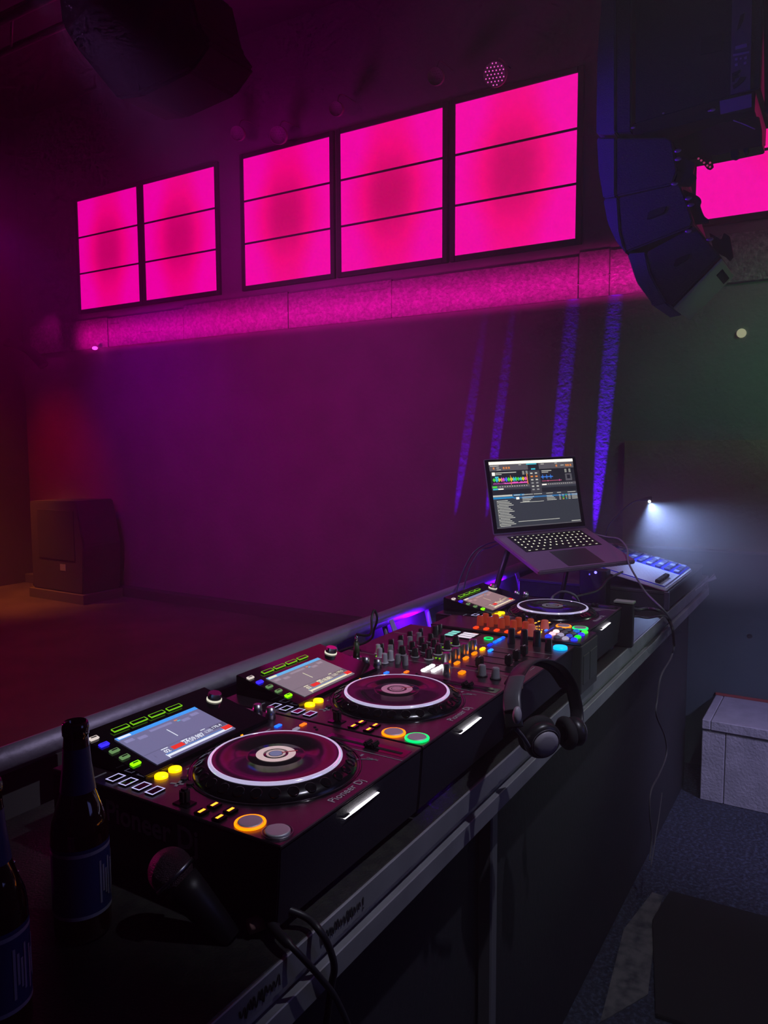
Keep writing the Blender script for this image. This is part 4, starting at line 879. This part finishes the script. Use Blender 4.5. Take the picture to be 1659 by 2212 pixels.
# amplifier rack hanging behind them
rk = thing('amplifier_rack', 'large black cabinet hanging above the curved loudspeakers', 'cabinet', (0, 0, 0))
MB().prism([A_(1375, -60), A_(1648, -60), A_(1642, 190), A_(1372, 268)], (0.42, 0, 0), mat('rack_black', (0.016, 0.015, 0.020), 0.55, bump=(200, 0.2)), 0.004).build('cabinet_body', rk)
MB().prism([A_(1516, 82)+Vector((-.004, 0, 0)), A_(1560, 72)+Vector((-.004, 0, 0)), A_(1558, 110)+Vector((-.004, 0, 0)), A_(1514, 120)+Vector((-.004, 0, 0))], (0.003, 0, 0), M_MATTE).build('handle_recess', rk)
stp = MB().prism([A_(1583, -60)+Vector((-.006, 0, 0)), A_(1626, -60)+Vector((-.006, 0, 0)), A_(1621, 195)+Vector((-.006, 0, 0)), A_(1578, 206)+Vector((-.006, 0, 0))], (0.005, 0, 0), mat('rack_strip', (0.14, 0.135, 0.14), 0.6)).build('label_strip', rk)
off = Vector((-.008, 0, 0)); M_MK = mat('pale_mark', (0.42, 0.41, 0.46), 0.6)
mb = MB()
for q in ([(1589, 102), (1614, 95), (1614, 103), (1589, 109)], [(1584, 119), (1619, 112), (1619, 116), (1584, 123)], [(1588, 128), (1594, 126), (1594, 132), (1588, 133)], [(1599, 127), (1603, 126), (1603, 130), (1599, 131)], [(1608, 125), (1614, 123), (1614, 129), (1608, 130)], [(1588, 140), (1594, 138), (1594, 144), (1588, 145)], [(1607, 137), (1613, 134), (1613, 140), (1607, 142)]):
    mb.prism([A_(*p)+off for p in q], (0.002, 0, 0), M_MK)
mb.build('stencil_marks', stp)
for q in ([(1582, 160), (1600, 152), (1600, 157), (1587, 164), (1587, 178), (1582, 178)], [(1588, 164), (1596, 160), (1596, 168), (1588, 172)], [(1583, 186), (1592, 180), (1600, 168), (1612, 168), (1606, 178), (1592, 190), (1585, 194)], [(1600, 35), (1609, 30), (1606, 45), (1598, 62), (1592, 68)]):
    MB().prism([A_(*p)+off for p in q], (0.002, 0, 0), M_MATTE).build('painted_sign', stp)
rl = MB().prism([A_(1366, 270), A_(1366, 292), A_(1450, 275), A_(1556, 248), A_(1630, 240), A_(1632, 196), A_(1555, 214), A_(1450, 245)], (0.40, 0, 0), M_RIG, 0.003).build('bottom_rail', rk)
MB().prism([A_(1555, 220)+off, A_(1624, 204)+off, A_(1624, 232)+off, A_(1557, 248)+off], (0.006, 0, 0), mat('rail_plate', (0.30, 0.31, 0.33), 0.5)).build('grey_plate', rl)
for p, r in (((1540, 239), 0.009), ((1369, 277), 0.007), ((1434, 246), 0.004), ((1533, 241), 0.005)): MB().ball(A_(*p)+off, r, M_SIL, (0.6, 1.3, 0.7), 12, 8).build('bolt', rl)  # silver balls on the rail; the largest stands for a highlight
fr = thing('rigging_frame', 'dark reddish steel flying frame between the black cabinet and curved loudspeakers', 'rigging frame', (0, 0, 0))
F_ = lambda px, py: on_x(px, py, AX+0.06)
MB().prism([F_(1454, 303), F_(1560, 264), F_(1640, 251), F_(1646, 282), F_(1646, 314), F_(1590, 326), F_(1540, 336), F_(1488, 345), F_(1484, 350), F_(1462, 345)], (0.10, 0, 0), mat('rust_steel', (0.09, 0.035, 0.02), 0.5, 0.3), 0.003).build('side_plate', fr)
tri = MB().prism([F_(1500, 330), F_(1537, 335), F_(1541, 360), F_(1534, 366), F_(1527, 364)], (0.012, 0, 0), mat('rust_steel'), 0.001).build('hole_plate', fr)
for p in ((1509, 343), (1515, 347), (1521, 352), (1528, 358), (1534, 361), (1534, 352)): MB().ball(F_(*p)+Vector((-0.002, 0, 0)), 0.0042, em('pink_hole', srgb(190, 60, 120), 0.6), (0.4, 1, 1), 10, 8).build('lit_hole', tri)  # pink light in the plate's holes painted as small glowing beads
MB().prism([F_(1577, 322), F_(1595, 320), F_(1595, 338), F_(1588, 342), F_(1579, 340)], (0.03, 0, 0), M_MATTE, 0.001).build('pin', fr)
MB().prism([F_(1604, 318), F_(1618, 316), F_(1614, 330), F_(1608, 331)], (0.03, 0, 0), M_MATTE, 0.001).build('pin', fr)
MB().tube([F_(1585, 262)-Vector((0.01, 0, 0)), F_(1607, 270)-Vector((0.01, 0, 0)), F_(1632, 281)-Vector((0.01, 0, 0))], 0.0022, M_SIL, 6).build('wire', fr)
MB().tube([F_(1658, -60), F_(1662, 230), F_(1662, 240)], 0.016, M_MATTE, 12, False).build('hanging_pole', fr)
for y_ in (107, 240): MB().tube([F_(1657, y_), F_(1700, y_-8)], 0.011, M_MATTE, 10, False).build('cross_pole', fr)
MB().tube([F_(1657, 40), F_(1690, 160)], 0.006, M_MATTE, 8, False).build('brace', fr)
MB().tube([F_(1657, 190), F_(1690, 250)], 0.006, M_MATTE, 8, False).build('brace', fr)

# ================================================================== FAR SIDE OF THE ROOM
sw = thing('subwoofer', 'dark loudspeaker cabinet standing on the floor by the far wall', 'loudspeaker', (0, 0, 0))
MB().prism([(3.85, 6.17, 0.10), (3.85, 5.43, 0.10), (3.85, 5.40, 0.55), (3.85, 5.49, 0.95), (3.85, 6.17, 0.93)], (0.42, 0, 0), mat('sub_black', (0.07, 0.06, 0.065), 0.6), 0.012).build('cabinet', sw)
MB().box(3.843, 5.52, 0.40, 3.852, 6.05, 0.86, mat('sub_grille', (0.04, 0.035, 0.04), 0.8, bump=(300, 0.6)), 0.003).build('grille', sw)
MB().box(3.846, 5.66, 0.30, 3.852, 5.74, 0.36, M_PRINT).build('badge', sw)
MB().box(3.83, 5.40, 0.0, 4.27, 6.2, 0.10, mat('sub_foot', (0.15, 0.13, 0.13), 0.7), 0.004).build('plinth', sw)
for px, py, r, lab, dots in ((1068, 160, 0.075, 'small can lamp with a visible grid of tiny dots, highest on the wall', True), (512, 288, 0.055, 'dim can lamp above the gap between panels', False),
                             (600, 292, 0.065, 'dim can lamp over the middle panel', False), (725, 235, 0.05, 'faint small lamp above the narrow dark bar between two panels', False), (940, 165, 0.055, 'faint can lamp above the second panel from the hanging loudspeakers', False)):
    c0 = on_x(px, py, 4.12); t = thing('par_can', lab, 'stage lamp', (0, 0, 0), group='lamps above the pink panels')
    dr = (CAM-c0); dr = Vector((dr.x, dr.y*0.6, dr.z*0.8)).normalized(); Mx = Matrix.Translation(c0) @ dr.to_track_quat('Z', 'Y').to_matrix().to_4x4()
    MB().lathe([(0, -0.16), (r*0.7, -0.15), (r, -0.06), (r, 0.0), (r*0.94, 0.0), (r*0.92, -0.012), (0, -0.013)], mat('lamp_can', (0.22, 0.18, 0.20), 0.5), 32, M=Mx).build('housing', t)
    mb = MB(); n_ = 0
    for i in range(-3, 4):
        for j in range(-3, 4):
            x = (i+0.5*(j % 2))*r*0.30; y = j*r*0.27
            if x*x+y*y < (r*0.85)**2: mb.ball((x, y, -0.010), r*0.055, em('led_dot', srgb(235, 90, 200), 1.3) if dots else mat('lens', (0.25, 0.16, 0.24), 0.15), (1, 1, 0.6), 10, 6, M=Mx)
    mb.build('lenses', t)
    MB().tube([c0-dr*0.05, c0+Vector((0.06, 0, 0.12)), c0+Vector((0.26, 0, 0.14))], 0.004, mat('lamp_can'), 8).build('bracket', t)
# truss under the ceiling, with a large dark fixture
tr2 = thing('ceiling_truss', 'blurred dark truss running under the ceiling', 'truss', (0, 0, 0))
for dy, dz in ((0, 0), (0.25, 0), (0, 0.25), (0.25, 0.25)):
    MB().tube([(2.7+dy, -3.0, 4.30+dz), (2.7+dy, 9.5, 4.30+dz)], 0.025, mat('truss_dark', (0.16, 0.13, 0.15), 0.4, 0.5), 10, False).build('chord', tr2)
for k in range(30):
    y = -2.8+0.4*k; MB().tube([(2.7, y, 4.30), (2.7, y+0.4, 4.55) if k % 2 else (2.95, y+0.4, 4.30)], 0.010, mat('truss_dark'), 6, False).build('brace', tr2)
pj = thing('hanging_fixture', 'large dark box shaped fixture hanging from the ceiling', 'stage fixture', (0, 0, 0))
B_ = lambda px, py: on_x(px, py, 2.3)
MB().prism([B_(118, -60), B_(130, 50), B_(160, 100), B_(250, 212), B_(300, 206), B_(410, 152), B_(452, 90), B_(425, 50), B_(400, -60)], (0.35, 0, 0), mat('fixture_black', (0.012, 0.009, 0.011), 0.8), 0.02).build('housing', pj)
p_ = B_(260, -50); MB().tube([p_+Vector((0.17, 0, 0.0)), p_+Vector((0.17, 0, 0.5))], 0.03, M_MATTE, 12, False).build('hanging_bar', pj)
o = MB().ball(on_x(205, 752, XW-0.09), 0.024, em('pink_led', srgb(255, 60, 230), 3.0), (1, 1.2, 0.7), 20, 12).build('marker_light'); tag(o, 'tiny bright pink light under the ledge near the pillar', 'light')
# bunched cloth at the end of the ledge
mb = MB(); cpts = [on_x(px, py, 4.2) for px, py in ((-20, 735), (20, 740), (45, 748), (62, 756), (75, 768), (95, 790))]
mb.tube(cpts, (0.05, 0.03), M_MATTE, 10); tag(mb.build('cloth_bundle'), 'dark bundle of cloth drooping at the ledge end by the pillar', 'cloth bundle')
spot('ledge_pink', (4.1, 6.35, 2.9), (4.385, 6.55, 2.45), 70, 2.5, (1.0, 0.0, 0.5), 0.8, 0.02)

# ================================================================== BLUE UPLIGHTS
for k, (y0, y1, e, lab) in enumerate(((2.07, 1.70, 30, 'floor uplight throwing a faint blue streak, first from the pillar side'), (1.80, 1.50, 40, 'floor uplight with a blue streak, second from the pillar side'),
                                      (1.30, 1.09, 60, 'floor uplight with a wide blue streak, third from the pillar side'), (0.98, 0.82, 90, 'floor uplight with the strongest blue streak, behind the laptop'))):
    t = thing('floor_uplight', lab, 'stage lamp', (4.315, y0, 0), group='blue floor uplights along the wall')
    MB().lathe([(0.0, 0.0), (0.06, 0.0), (0.06, 0.02), (0.045, 0.05), (0.045, 0.13), (0.040, 0.13), (0.038, 0.12), (0.0, 0.12)], M_BLACK, 28).build('housing', t)
    MB().lathe([(0.036, 0.122), (0.0, 0.123)], em('blue_lens', (0.08, 0.0, 1.0), 8.0), 24).build('lens', t)
    spot('uplight_beam', (4.315, y0, 0.16), (4.315+0.058*2.3, y1, 2.46), 4.2 if e > 50 else 3.4, e*26, (0.10, 0.0, 1.0), 0.6, 0.006)
for nm, loc, e_ in (('blue_truss_light', (1.36, 0.575, 0.925), 2.4), ('blue_truss_light', (2.02, 0.575, 0.93), 1.2)):
    l = bpy.data.lights.new(nm, 'POINT'); l.energy = e_; l.color = (0.12, 0.0, 1.0); l.shadow_soft_size = 0.02
    o = bpy.data.objects.new(nm, l); C.objects.link(o); o.location = loc

# ================================================================== HAZE IN THE ROOM
hz_m = bpy.data.materials.new('haze'); hz_m.use_nodes = True; nt = hz_m.node_tree; nt.nodes.clear()
ou = nt.nodes.new('ShaderNodeOutputMaterial'); vs = nt.nodes.new('ShaderNodeVolumeScatter')
vs.inputs['Density'].default_value = 0.036; vs.inputs['Anisotropy'].default_value = 0.2
nt.links.new(vs.outputs[0], ou.inputs['Volume'])
HZ = MB().box(-2.9, -3.9, 0.02, XW-0.035, 9.9, 4.74, hz_m).build('haze'); HZ['kind'] = 'stuff'

pf = bpy.data.materials.new('added_haze'); pf.use_nodes = True; nt = pf.node_tree; nt.nodes.clear()  # denser haze added around the gooseneck lamp so its cone of light shows
ou = nt.nodes.new('ShaderNodeOutputMaterial'); vs = nt.nodes.new('ShaderNodeVolumeScatter'); tc = nt.nodes.new('ShaderNodeTexCoord')
gr = nt.nodes.new('ShaderNodeTexGradient'); gr.gradient_type = 'SPHERICAL'; mm = nt.nodes.new('ShaderNodeMath'); mm.operation = 'MULTIPLY'; mm.inputs[1].default_value = 3.2
nt.links.new(tc.outputs['Object'], gr.inputs['Vector']); nt.links.new(gr.outputs['Fac'], mm.inputs[0]); nt.links.new(mm.outputs[0], vs.inputs['Density'])
vs.inputs['Anisotropy'].default_value = 0.0; nt.links.new(vs.outputs[0], ou.inputs['Volume'])
mb = MB(); mb.ball((0, 0, 0), 1.0, pf, u=32, v=20); PF = mb.build('lamp_haze'); PF['kind'] = 'stuff'
PF.location = (2.33, -0.10, 1.20); PF.scale = (0.34, 0.55, 0.34)
